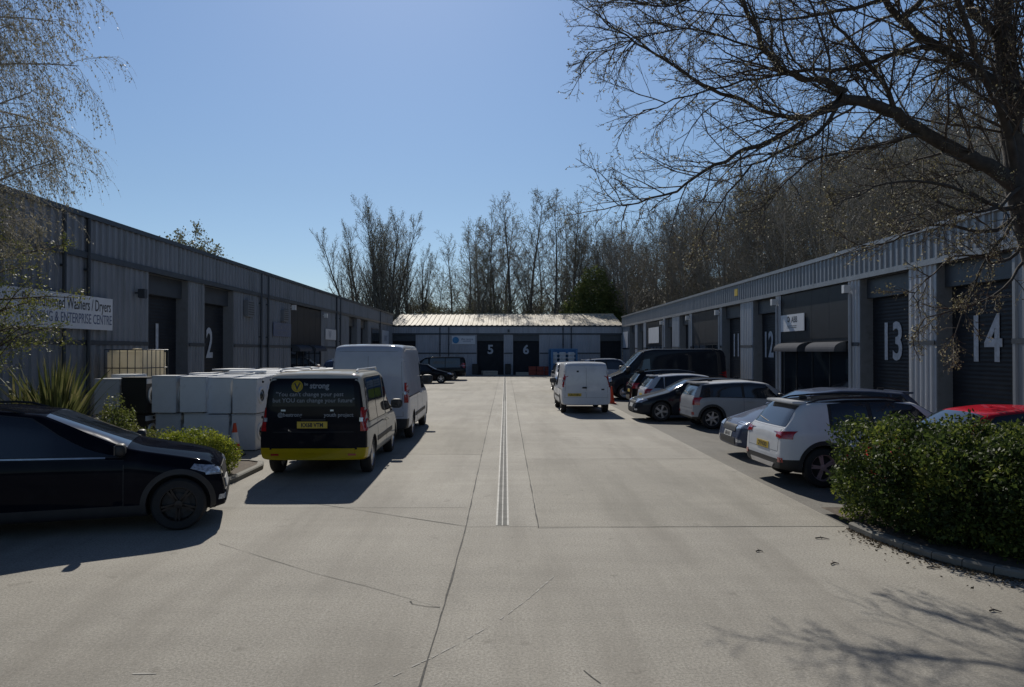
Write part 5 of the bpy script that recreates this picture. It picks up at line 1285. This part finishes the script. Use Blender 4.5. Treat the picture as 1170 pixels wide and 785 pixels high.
def inst_tree(kind, var, label, x, y, s, rz, group, z=None, mats=None):
    key = (kind, var)
    z = terr(x, y) if z is None else z
    if key not in FT:
        sk, leaf = far_tree(var * 13 + len(kind), kind)
        mm = mats or (M['bark_grey'], M['twig_grey'], M['far_leaf'])
        if kind in ('wood',): mm = (M['bark_wood'], M['twig_wood'], M['wood_leaf'])
        o = finish_tree({'poplar': 'poplar_tree', 'alder': 'alder_tree', 'wood': 'woodland_tree', 'bushy': 'bushy_tree'}[kind], sk, label, (0, 0, 0), (0, 1) if kind != 'bushy' else (0,), mm, leaf, sides=(6, 4, 3, 3, 3), group=group)
        FT[key] = o
    else: o = copy_tree(FT[key])
    o.location = (x, y, z - .1); o.rotation_euler = (0, 0, rz); o.scale = (s, s, s * rnd.uniform(.95, 1.05)); o['label'] = label; o['group'] = group
    return o
# individual trees behind the far building
G1 = 'bare trees standing behind the far units'
def px(x_, Y): return (x_ - VX) / F * Y
inst_tree('poplar', 1, 'large many-stemmed plume-shaped tree left of centre behind the far units', px(440, 96), 96, 1.07, .3, G1, z=0)
inst_tree('poplar', 2, 'slimmer many-stemmed tree joined to the left flank of the plume-shaped tree', px(412, 101), 101, .9, 2.0, G1, z=0)
inst_tree('poplar', 3, 'many-stemmed tree on the right flank of the large plume-shaped tree', px(472, 99), 99, .84, 4.0, G1, z=0)
A = [(517, 99, .8, 'bare tree filling the right side of the gap beside the plume-shaped trees'), (549, 101, .92, 'thin bare tree set back behind the left of the central group'), (574, 103, .98, 'bare tree set back directly behind the tallest central one'), (645, 102, 1.0, 'bare tree set back behind the blue rack'), (667, 100, .9, 'bare tree set back at the left edge of the wooded slope'), (688, 97, .9, 'bare tree at the near edge of the wooded slope above the long dark van'), (497, 93, .55, 'short leaning bare tree in the gap right of the plume-shaped trees'), (535, 92, .82, 'bare tree standing left of the tallest central pair'), (562, 97, .88, 'slender bare tree between the gap and the tallest central pair'),
     (583, 93, 1.0, 'tallest bare tree above door 6 of the far units'), (604, 95, 1.02, 'tall straight bare tree right beside the tallest central one'), (634, 93, .97, 'tall bare tree above the blue rack at the far units'),
     (657, 96, .98, 'bare tree just left of the wooded slope'), (618, 101, .85, 'thin bare tree set back among the central tall trees'), (676, 92, .72, 'shorter bare tree at the foot of the wooded slope')]
for i, (x, Y, s, lab) in enumerate(A): inst_tree('alder', 1 + i % 4, lab, px(x, Y), Y, s * 1.08, i * 1.7, G1, z=0)
B_ = [(344, 99, 1.1, 'small spring-green tree peeping above the left block roof, near its middle'), (372, 104, .95, 'low bushy tree above the left block roof beside the plume-shaped tree'), (388, 97, .8, 'low bushy tree at the left foot of the plume-shaped tree'),
      (486, 100, .75, 'low greenish tree right of the plume-shaped tree'), (510, 96, .62, 'low bushy tree above the left end of the far pale roof'), (560, 90, .55, 'low bushy tree behind the middle of the far pale roof')]
for i, (x, Y, s, lab) in enumerate(B_): inst_tree('bushy', 1 + i % 3, lab, px(x, Y), Y, s, i * 2.1, G1, z=0)
inst_tree('bushy', 1, 'pale catkin-laden tree top showing alone above the left block roof', px(226, 64), 64, 1.1, 1.0, G1, z=2.6)
for i, (x, Y, s) in enumerate([(497, 88, .8), (528, 89, .85), (575, 90, .8), (618, 90, .85), (655, 91, .8), (350, 110, 1.1), (395, 112, 1.1), (428, 113, 1.1), (455, 90, .7), (480, 112, 1.15), (505, 114, 1.2), (535, 112, 1.2), (565, 115, 1.25), (595, 113, 1.2), (625, 112, 1.25), (650, 114, 1.2), (690, 95, .9), (700, 110, 1.2), (440, 92, .62), (545, 95, .7), (600, 98, .75), (640, 100, .7), (410, 108, .7), (470, 110, .75), (520, 110, .7)]):
    inst_tree('bushy', 1 + i % 3, 'low bushy undergrowth tree among the trunks behind the far units', px(x, Y), Y, s, i * 1.1, 'low bushy trees among the trunks behind the far units', z=0)
# woodland on the slope
GW = 'bare trees of the dense wood on the slope behind the right block'
rw_ = random.Random(11); cnt = 0
pts_ = []
for tries in range(4000):
    x = rw_.uniform(13, 75); y = rw_.uniform(30, 150)
    if x < 24 and y < 86: continue
    if x < 26 - .0 * y and y < 84: continue
    pxx = VX + F * x / y
    if pxx > 1290 or pxx < 682: continue
    if any((x - a) ** 2 + (y - b) ** 2 < (2.2 if y < 90 else 3.1) ** 2 for a, b in pts_): continue
    pts_.append((x, y))
    if len(pts_) >= 215: break
for i, (x, y) in enumerate(sorted(pts_, key=lambda q: q[1])):
    k = 'bushy' if rw_.random() < .16 else 'wood'
    s = rw_.uniform(.95, 1.3)
    if k == 'bushy': s *= .75
    if x < 28 and y > 86: s *= .95
    inst_tree(k, 1 + i % (3 if k == 'bushy' else 6), 'bare tree in the dense wood on the slope behind the right block' if k == 'wood' else 'green-tinged bushy tree in the dense wood on the slope behind the right block', x, y, s, rw_.uniform(0, 6.28), GW if k == 'wood' else 'bushy trees of the wood on the slope')
# ground cover on the slope
rg = np.random.default_rng(3)
n = 26000; gx_ = rg.uniform(22, 80, n); gy_ = rg.uniform(28, 150, n); gz_ = np.array([terr(a, b) for a, b in zip(gx_, gy_)]) + rg.uniform(0, 1, n) ** 2 * 1.6
V, Q = leaves_np(np.stack([gx_, gy_, gz_], 1), .55, rg, .5); o = npmesh('undergrowth', V, Q, M['ever_leaf']); o['kind'] = 'stuff'; tag(o, 'brambly undergrowth covering the slope below the wood', 'undergrowth')
# evergreen bush
def blob_leaves(name, label, cat, blobs, n, size, mat, loc, seed, asp=.55, lump=.16, zmin=.05, stems=True, group=None, keep=None, droop=0.0, inner=.6):
    rg = np.random.default_rng(seed); r = thing(name, label, cat, loc, group=group); C = []
    bl = np.array(blobs, float); vol = (bl[:, 3] * bl[:, 4] + bl[:, 4] * bl[:, 5] + bl[:, 3] * bl[:, 5]); nn = (vol / vol.sum() * n).astype(int)
    for b, k in zip(bl, nn):
        d = rg.normal(size=(k, 3)); d /= np.linalg.norm(d, axis=1, keepdims=True)
        lum = 1 + lump * (np.sin(d[:, 0] * 7 + b[0] * 5) * np.sin(d[:, 1] * 6 + b[1] * 7) + np.sin(d[:, 2] * 8 + b[0] * 3) * .7) + rg.normal(size=k) * .05
        q = b[:3] + d * b[3:] * (lum * (inner + (1 - inner) * rg.uniform(0, 1, k) ** .35))[:, None]
        C.append(q)
    C = np.concatenate(C)
    keepm = C[:, 2] > zmin
    for b in bl: keepm &= (((C - b[:3]) / (b[3:] * inner * .85)) ** 2).sum(1) > 1
    if keep is not None: keepm &= keep(C)
    C = C[keepm]; V, Q = leaves_np(C, size, rg, asp, droop); npmesh('foliage', V, Q, M[mat], r)
    if stems:
        sk = MB(); r2 = random.Random(seed)
        for b in bl:
            for k in range(9):
                d = Vector((r2.gauss(0, 1), r2.gauss(0, 1), abs(r2.gauss(0, 1)) + .4)).normalized(); base = Vector((b[0] + r2.uniform(-.2, .2) * b[3], b[1] + r2.uniform(-.2, .2) * b[4], 0))
                tip = Vector(b[:3]) + Vector((d.x * b[3], d.y * b[4], d.z * b[5])) * .96; mid = base.lerp(tip, .5) + Vector((r2.gauss(0, .05), r2.gauss(0, .05), .08))
                sk.tube([base, mid, tip], [.014 * max(1, size * 12), .009 * max(1, size * 12), .003], 4)
        sk.build('stems', M['twig'], r)
    return r
blob_leaves('evergreen_bush', 'dense olive-green rounded bush at the right end of the far pale roof', 'bush', [(0, 0, 5.2, 3.2, 2.6, 4.6), (-2.1, .4, 4.2, 2.2, 2, 3.6), (2.2, .2, 4.8, 2.2, 2, 3.8), (.3, -.4, 9.0, 1.9, 1.8, 2.5)], 34000, .22, 'olive_leaf', (px(676, 86), 86, 0), 5, inner=.5)
# hedge
def hk(C):
    X = C[:, 0]; Y = C[:, 1]
    kx = np.interp(-Y, [-9.8, -9.25, -8.74, -8.35, -8.04, -7.78, -7.55, -7.31, -7.1, -6.85, -6.6, -6.3, -6.1], [4.42, 4.46, 4.57, 4.68, 4.83, 5.0, 5.2, 5.45, 5.75, 6.15, 6.6, 7.3, 8.0])
    return (X > kx + .06 - .28 * np.clip(C[:, 2] - .25, 0, .6)) & (C[:, 2] < 1.62)
hb_ = [(5.15, 10.0, .62, .85, .85, .86), (5.4, 9.2, .62, .85, .8, .80), (5.75, 8.65, .58, .85, .8, .78), (6.2, 8.15, .56, .9, .8, .80), (6.9, 7.75, .6, .9, .85, .8), (7.7, 7.45, .58, .95, .85, .82), (8.6, 7.2, .6, 1, .9, .82),
       (5.95, 9.9, .64, .9, .9, .74), (6.6, 9.2, .62, .95, .9, .76), (7.5, 8.7, .66, 1, .95, .8), (8.5, 8.3, .66, 1, 1, .8), (7.0, 10.0, .58, 1, .8, .70), (8.2, 9.7, .58, 1, .9, .70), (9.4, 9.0, .66, 1, 1, .8)]
hd = blob_leaves('hedge', 'broad dark glossy-leaved hedge filling the kerbed bed at the lower right', 'hedge', hb_, 230000, .054, 'dark_leaf', (0, 0, 0), 9, keep=hk, lump=.17, inner=.55, asp=.55)
rg = np.random.default_rng(4)
n = 3200; t = rg.uniform(0, 1, n); kx = np.interp(t * 12, range(13), [q[0] for q in kr[:13]]); ky = np.interp(t * 12, range(13), [q[1] for q in kr[:13]])
off = rg.exponential(.10, n) - .02
nx_ = -np.ones(n) * .75; C = np.stack([kx + nx_ * off * (rg.uniform(size=n) < .7) + (rg.uniform(size=n) < .3) * .2, ky - off * .5, np.full(n, .012)], 1)
C[:, 2] = np.where(off > 0, .012, .012); V, Q = leaves_np(C, .035, rg, .6); V[:, 2] = np.clip(V[:, 2], .008, .03)
o = npmesh('leaf_litter', V, Q, M['dry_leaf']); o['kind'] = 'stuff'; tag(o, 'dry leaves and twigs blown along the kerb of the hedge bed', 'leaf litter')
# fallen twigs on the concrete
for i, (a, b_, lab) in enumerate([((932, 616), (948, 617), 'fallen brown twig lying near the kerb end, nearest the transverse joint'), ((864, 631), (872, 631), 'short fallen twig farthest left on the concrete'), ((950, 646), (959, 645), 'pale fallen twig in the middle of the concrete before the hedge'), ((1132, 700), (1146, 701), 'fallen twig among the branch shadows at the right edge'), ((1060, 650), (1075, 651), 'fallen leafy twig close against the hedge kerb')]):
    A0, A1 = P(*a), P(*b_); m = MB(); m.tube([A0 + Vector((0, 0, .012)), A0.lerp(A1, .5) + Vector((0, .03, .018)), A1 + Vector((0, 0, .01))], [.009, .008, .004], 5)
    m.tube([A0.lerp(A1, .4) + Vector((0, .02, .015)), A0.lerp(A1, .6) + Vector((.0, .09, .02))], .004, 4); o = m.build('fallen_twig', M['twig']); tag(o, lab, 'twig', 'twigs lying on the concrete')
# left bed: round yellow-green bush, loose bush, spiky plant
blob_leaves('shrub', 'low dome-shaped yellow-green shrub at the kerb corner, above the bonnet of the near-black car', 'shrub', [(0, 0, .42, .62, .55, .42), (.32, .05, .36, .42, .45, .36), (-.42, .1, .38, .5, .5, .38)], 16000, .045, 'yellow_leaf', (-5.55, 13.75, .06), 21, asp=.5, inner=.55, zmin=.02, lump=.07)
blob_leaves('shrub', 'straggly olive shrub between the spiky plant and the black machine', 'shrub', [(0, 0, .5, .5, .5, .55), (.55, .25, .32, .5, .4, .4), (-.2, .2, .85, .3, .3, .5)], 7000, .05, 'spring_leaf', (-7.35, 14.6, .06), 22, asp=.5, inner=.4, zmin=.02, lump=.2)
blob_leaves('shrub', 'low dark shrub beneath the windows of the near-black car', 'shrub', [(0, 0, .35, .7, .6, .4), (.8, .1, .3, .5, .5, .35)], 7000, .045, 'ever_leaf', (-8.7, 13.6, .06), 23, asp=.5, inner=.5, zmin=.02)
def phormium(x, y, n, h, label, seed):
    r = thing('spiky_plant', label, 'plant', (x, y, .06)); rg = random.Random(seed); mb = MB()
    for k in range(n):
        a = rg.uniform(0, 6.28); lean = rg.uniform(.03, .6) ** 1.3; L_ = h * rg.uniform(.6, 1.1); w_ = rg.uniform(.022, .035); b = Vector((math.cos(a), math.sin(a), 0)) * rg.uniform(0, .22); d = Vector((math.cos(a), math.sin(a), 0)); side = Vector((-d.y, d.x, 0)); prev = None
        tw = rg.uniform(-.6, .6); side = (side + d * tw).normalized()
        for i in range(7):
            t = i / 6; p = b + d * (lean * L_ * (t * .6 + t * t * .55)) + Vector((0, 0, L_ * (t - lean * .42 * t * t * t))); ww = w_ * (1 - t ** 2.5) * (.6 + .9 * min(1, t * 3)); c = (p - side * ww, p, p + side * ww)
            if prev:
                for q in (0, 1): mb.quad(prev[q], prev[q + 1] , c[q + 1], c[q])
            c = (c[0], p + Vector((0, 0, -.008)) - d * .004, c[2]); prev = c
    mb.build('blades', M['blade'], r); return r
phormium(-8.75, 14.9, 190, 2.15, 'tall spiky sword-leaved plant in front of the ribbed wall, left of the machines', 3)
phormium(-9.45, 15.0, 80, 1.8, 'smaller spiky sword-leaved plant beside the tall one, on its left', 4)
phormium(-9.95, 14.6, 60, 1.35, 'spiky plant at the left edge above the roof of the near-black car', 6)

# near tree on the right: main limbs follow the photograph, each at its own depth
sk = Skel(77); O = Vector((9.75, 13.25, 0)); DQ = lambda Y: 13.15 - (10.5 - Y) * .62
def limb(pts, r0, r1, sub=3):
    r0 *= 1.25; r1 *= 1.15; P0 = [at(q[0], q[1], DQ(q[2])) - O for q in pts]; out = []
    for i in range(len(P0) - 1):
        a = P0[max(i - 1, 0)]; b = P0[i]; c = P0[i + 1]; d = P0[min(i + 2, len(P0) - 1)]
        for k in range(sub):
            t = k / sub; out.append(.5 * ((2 * b) + (c - a) * t + (2 * a - 5 * b + 4 * c - d) * t * t + (3 * b - a - 3 * c + d) * t ** 3))
    out.append(P0[-1]); n = len(out)
    for i in range(1, n - 1): out[i] += Vector((sk.r.gauss(0, 1), sk.r.gauss(0, 1), sk.r.gauss(0, 1))) * .018
    return out, [r0 + (r1 - r0) * (i / (n - 1)) ** .8 for i in range(n)]
PT_ = [dict(), dict(K=6, wob=.14, trop=.0, kids=9, ang=.7, lfrac=.45, rfrac=.5, start=.12, tap=.7, minr=.012), dict(K=6, wob=.16, trop=.0, kids=9, ang=.65, lfrac=.5, rfrac=.6, start=.12, tap=.6, minr=.008), dict(K=5, wob=.18, trop=.01, kids=5, ang=.6, lfrac=.45, rfrac=.6, start=.2, tap=.5, minr=.0042), dict(K=4, wob=.2, trop=.03, kids=0, tap=.4, minr=.0032)]
base, rb = [Vector((.0, 0, 0)), Vector((-.02, 0, .6)), Vector((-.08, -.02, 1.6)), Vector((-.16, 0, 2.8))], [.36, .29, .26, .24]
j = at(1168, 215, 13.15) - O
bp = base + [base[-1].lerp(j, .5), j]; br_ = rb + [.225, .21]
main = [  # (points(px,py,depth), r0, r1, kids, kid length)
    ([(1168, 215, 10.5), (1160, 150, 10.5), (1155, 89, 10.45), (1150, 40, 10.4), (1152, -20, 10.4), (1165, -120, 10.3)], .165, .09, 26, 2.0),
    ([(1168, 222, 10.5), (1152, 200, 10.4), (1122, 183, 10.2), (1094, 169, 10.0), (1060, 152, 9.8), (1028, 129, 9.6), (997, 116, 9.4), (961, 110, 9.2)], .12, .075, 16, 1.6),
    ([(968, 104, 9.3), (950, 92, 9.2), (925, 87, 9.1), (899, 80, 9.0), (877, 53, 8.9), (862, 25, 8.8), (848, -10, 8.7), (835, -50, 8.6)], .06, .028, 20, 1.3),
    ([(985, 113, 9.4), (950, 118, 9.3), (917, 133, 9.2), (870, 122, 9.1), (805, 93, 9.0), (757, 64, 8.9), (715, 40, 8.8), (690, 22, 8.8)], .045, .008, 26, 1.15),
    ([(975, 112, 9.3), (934, 131, 9.1), (885, 158, 8.9), (841, 176, 8.75), (805, 195, 8.6), (774, 218, 8.5), (730, 232, 8.45), (706, 233, 8.4)], .045, .007, 26, 1.1),
    ([(1155, 110, 10.4), (1139, 90, 10.3), (1110, 70, 10.1), (1094, 62, 9.9), (1059, 40, 9.6), (1032, 18, 9.4), (1014, -5, 9.2), (1000, -50, 9.0)], .085, .04, 22, 1.5),
    ([(1075, 50, 9.7), (1040, 55, 9.5), (1000, 68, 9.3), (950, 78, 9.1), (900, 80, 8.9), (850, 92, 8.7), (790, 108, 8.6), (735, 125, 8.5)], .04, .007, 26, 1.1),
    ([(960, 118, 9.2), (935, 150, 9.0), (900, 170, 8.8), (860, 190, 8.6), (820, 235, 8.5), (800, 280, 8.4)], .03, .006, 18, .8),
    ([(1060, 152, 9.8), (1030, 158, 9.6), (985, 168, 9.3), (940, 178, 9.0), (900, 205, 8.7), (870, 240, 8.5)], .035, .006, 22, .9),
    ([(1160, 250, 10.5), (1130, 265, 10.2), (1090, 255, 9.9), (1050, 262, 9.6), (1010, 280, 9.3), (975, 275, 9.1)], .035, .005, 13, .6),
    ([(1165, 235, 10.5), (1140, 235, 10.0), (1100, 215, 9.5), (1050, 205, 9.0), (1000, 215, 8.6), (955, 235, 8.3)], .04, .006, 18, .75),
    ([(1170, 280, 10.5), (1150, 300, 10.1), (1110, 290, 9.7), (1070, 310, 9.4), (1040, 345, 9.2)], .028, .004, 13, .6),
    ([(1175, 240, 10.5), (1150, 268, 10.0), (1128, 300, 9.7), (1108, 345, 9.5), (1090, 395, 9.3)], .03, .004, 16, .6),
    ([(1180, 200, 10.5), (1150, 232, 9.8), (1110, 240, 9.3), (1075, 232, 9.0), (1040, 255, 8.7)], .035, .004, 20, .8),
    ([(1172, 300, 10.5), (1150, 330, 10.0), (1110, 350, 9.6), (1060, 365, 9.3), (1045, 385, 9.1)], .024, .004, 11, .5),
    ([(877, 53, 8.9), (840, 45, 8.8), (800, 30, 8.7), (760, 35, 8.6), (710, 50, 8.5), (672, 58, 8.5)], .018, .005, 20, .9),
    ([(848, -10, 8.7), (800, -5, 8.6), (750, 5, 8.5), (715, -5, 8.4)], .018, .006, 16, 1.0),
    ([(1014, -5, 9.2), (960, 10, 9.0), (900, 20, 8.8), (840, 15, 8.6), (780, 10, 8.5)], .03, .006, 22, 1.0),
    ([(1032, 18, 9.4), (1060, -10, 9.5), (1080, -60, 9.4)], .05, .03, 12, 1.2),
    ([(1150, 40, 10.4), (1120, 10, 10.0), (1100, -30, 9.6), (1080, -90, 9.2)], .07, .03, 18, 1.3),
    ([(1160, 150, 10.5), (1180, 100, 9.8), (1200, 30, 9.0), (1230, -80, 8.2)], .09, .03, 18, 1.6),
    ([(1028, 129, 9.6), (1010, 90, 9.3), (980, 50, 9.0), (950, 10, 8.7), (930, -40, 8.4)], .04, .012, 20, 1.1),
    ([(1165, 200, 10.5), (1150, 130, 9.7), (1120, 60, 8.7), (1090, -40, 7.8), (1060, -160, 7.0)], .07, .02, 22, 1.4),
    ([(1170, 180, 10.4), (1190, 150, 11), (1215, 110, 11.6), (1250, 60, 12)], .08, .03, 12, 1.4),
]
sk.out[0] = [(bp, br_)]
for pts, r0, r1, nk, kl_ in main:
    pp, rr_ = limb(pts, r0, r1); sk.out[0].append((pp, rr_))
    L_ = sum((b - a).length for a, b in zip(pp[:-1], pp[1:])); K = len(pp)
    for k in range(nk):
        t = .12 + .88 * (k + sk.r.random()) / nk; f = t * (K - 1); i = min(int(f), K - 2); p = pp[i].lerp(pp[i + 1], f - i); d = (pp[i + 1] - pp[i]).normalized()
        o = Matrix.Rotation(sk.r.uniform(0, 6.28), 3, d) @ d.orthogonal().normalized(); an = sk.r.uniform(.45, 1.1); nd = d * math.cos(an) + o * math.sin(an)
        if nd.y > .3: nd.y *= .5
        nd = nd + Vector((-.15, -.05, .0)); sk.branch(p, nd, kl_ * 1.27 * sk.r.uniform(.5, 1.15) * (1.2 - .5 * t), max(.011, min(.024, rr_[i] * .4)), 2, PT_)
near = finish_tree('spreading_tree', sk, 'big dark bare tree with budding twigs rising from the hedge at the right edge', tuple(O), (0,), (M['bark'], M['twig'], M['buds']), ((3, 4), 1, .012, .036, .5, 0), sides=(9, 6, 4, 3, 3))

# birch, crown drooping into the top left corner
sk = Skel(5); O = Vector((-10.1, 12.3, 0))
PB_ = [dict(K=10, wob=.03, trop=.05, kids=0, ang=.9, lfrac=.4, rfrac=.3, start=.25, tap=.85), dict(K=8, wob=.07, trop=-.0, kids=24, ang=.6, lfrac=.3, rfrac=.35, start=.15, tap=.85, shrink=.4), dict(K=6, wob=.1, trop=-.16, kids=11, ang=.6, lfrac=.9, rfrac=.5, start=.25, tap=.6, minr=.006, shrink=.4), dict(K=7, wob=.06, trop=-.34, kids=0, tap=.5, minr=.0028)]
sk.branch(Vector((0, 0, 0)), Vector((-.02, 0, 1)), 12.5, .19, 0, PB_)
tp, tr_ = sk.out[0][0]
for k in range(48):
    t = .28 + .70 * k / 48; f = t * 9; i = min(int(f), 8); p = tp[i].lerp(tp[i + 1], f - i); a = sk.r.uniform(-1.5, 1.1) if k % 4 else sk.r.uniform(0, 6.28)
    up = sk.r.uniform(.35, .8); d = Vector((math.cos(a), math.sin(a), up)); sk.branch(p, d, (3.3 + 1.0 * (t - .3)) * sk.r.uniform(.75, 1.05), .045, 1, [PB_[0], dict(PB_[1], trop=-.05), PB_[2], PB_[3]])
finish_tree('birch_tree', sk, 'pale weeping birch drooping into the top left corner', tuple(O), (0,), (M['bark_grey'], M['twig_birch'], M['catkin']), ((3,), 8, .015, .045, .4, 1.5), sides=(8, 5, 3, 3))
# small tree with young leaves in front of the left block
sk = Skel(31); O = Vector((-9.9, 13.4, 0))
PS_ = [dict(K=7, wob=.05, trop=.04, kids=0, tap=.7, ang=1, lfrac=1, rfrac=1, start=.5), dict(K=6, wob=.12, trop=-.01, kids=9, ang=.65, lfrac=.42, rfrac=.45, start=.2, tap=.8), dict(K=5, wob=.16, trop=.0, kids=6, ang=.6, lfrac=.5, rfrac=.55, start=.15, minr=.005), dict(K=4, wob=.18, trop=-.03, kids=0, minr=.003)]
sk.branch(Vector((0, 0, 0)), Vector((.0, 0, 1)), 4.3, .075, 0, PS_); tp, _ = sk.out[0][0]
for k in range(34):
    t = .38 + .60 * k / 34; f = t * 6; i = min(int(f), 5); p = tp[i].lerp(tp[i + 1], f - i); a = k * 2.4; d = Vector((math.cos(a), math.sin(a), sk.r.uniform(.0, .7))); sk.branch(p, d, sk.r.uniform(1.3, 2.5), .026, 1, PS_)
finish_tree('young_tree', sk, 'small tree with fresh yellow-green leaves in front of the white board on the left', tuple(O), (0,), (M['bark'], M['twig'], M['spring_leaf']), ((2, 3), 6, .035, .042, .6, .2), sides=(7, 4, 3, 3))
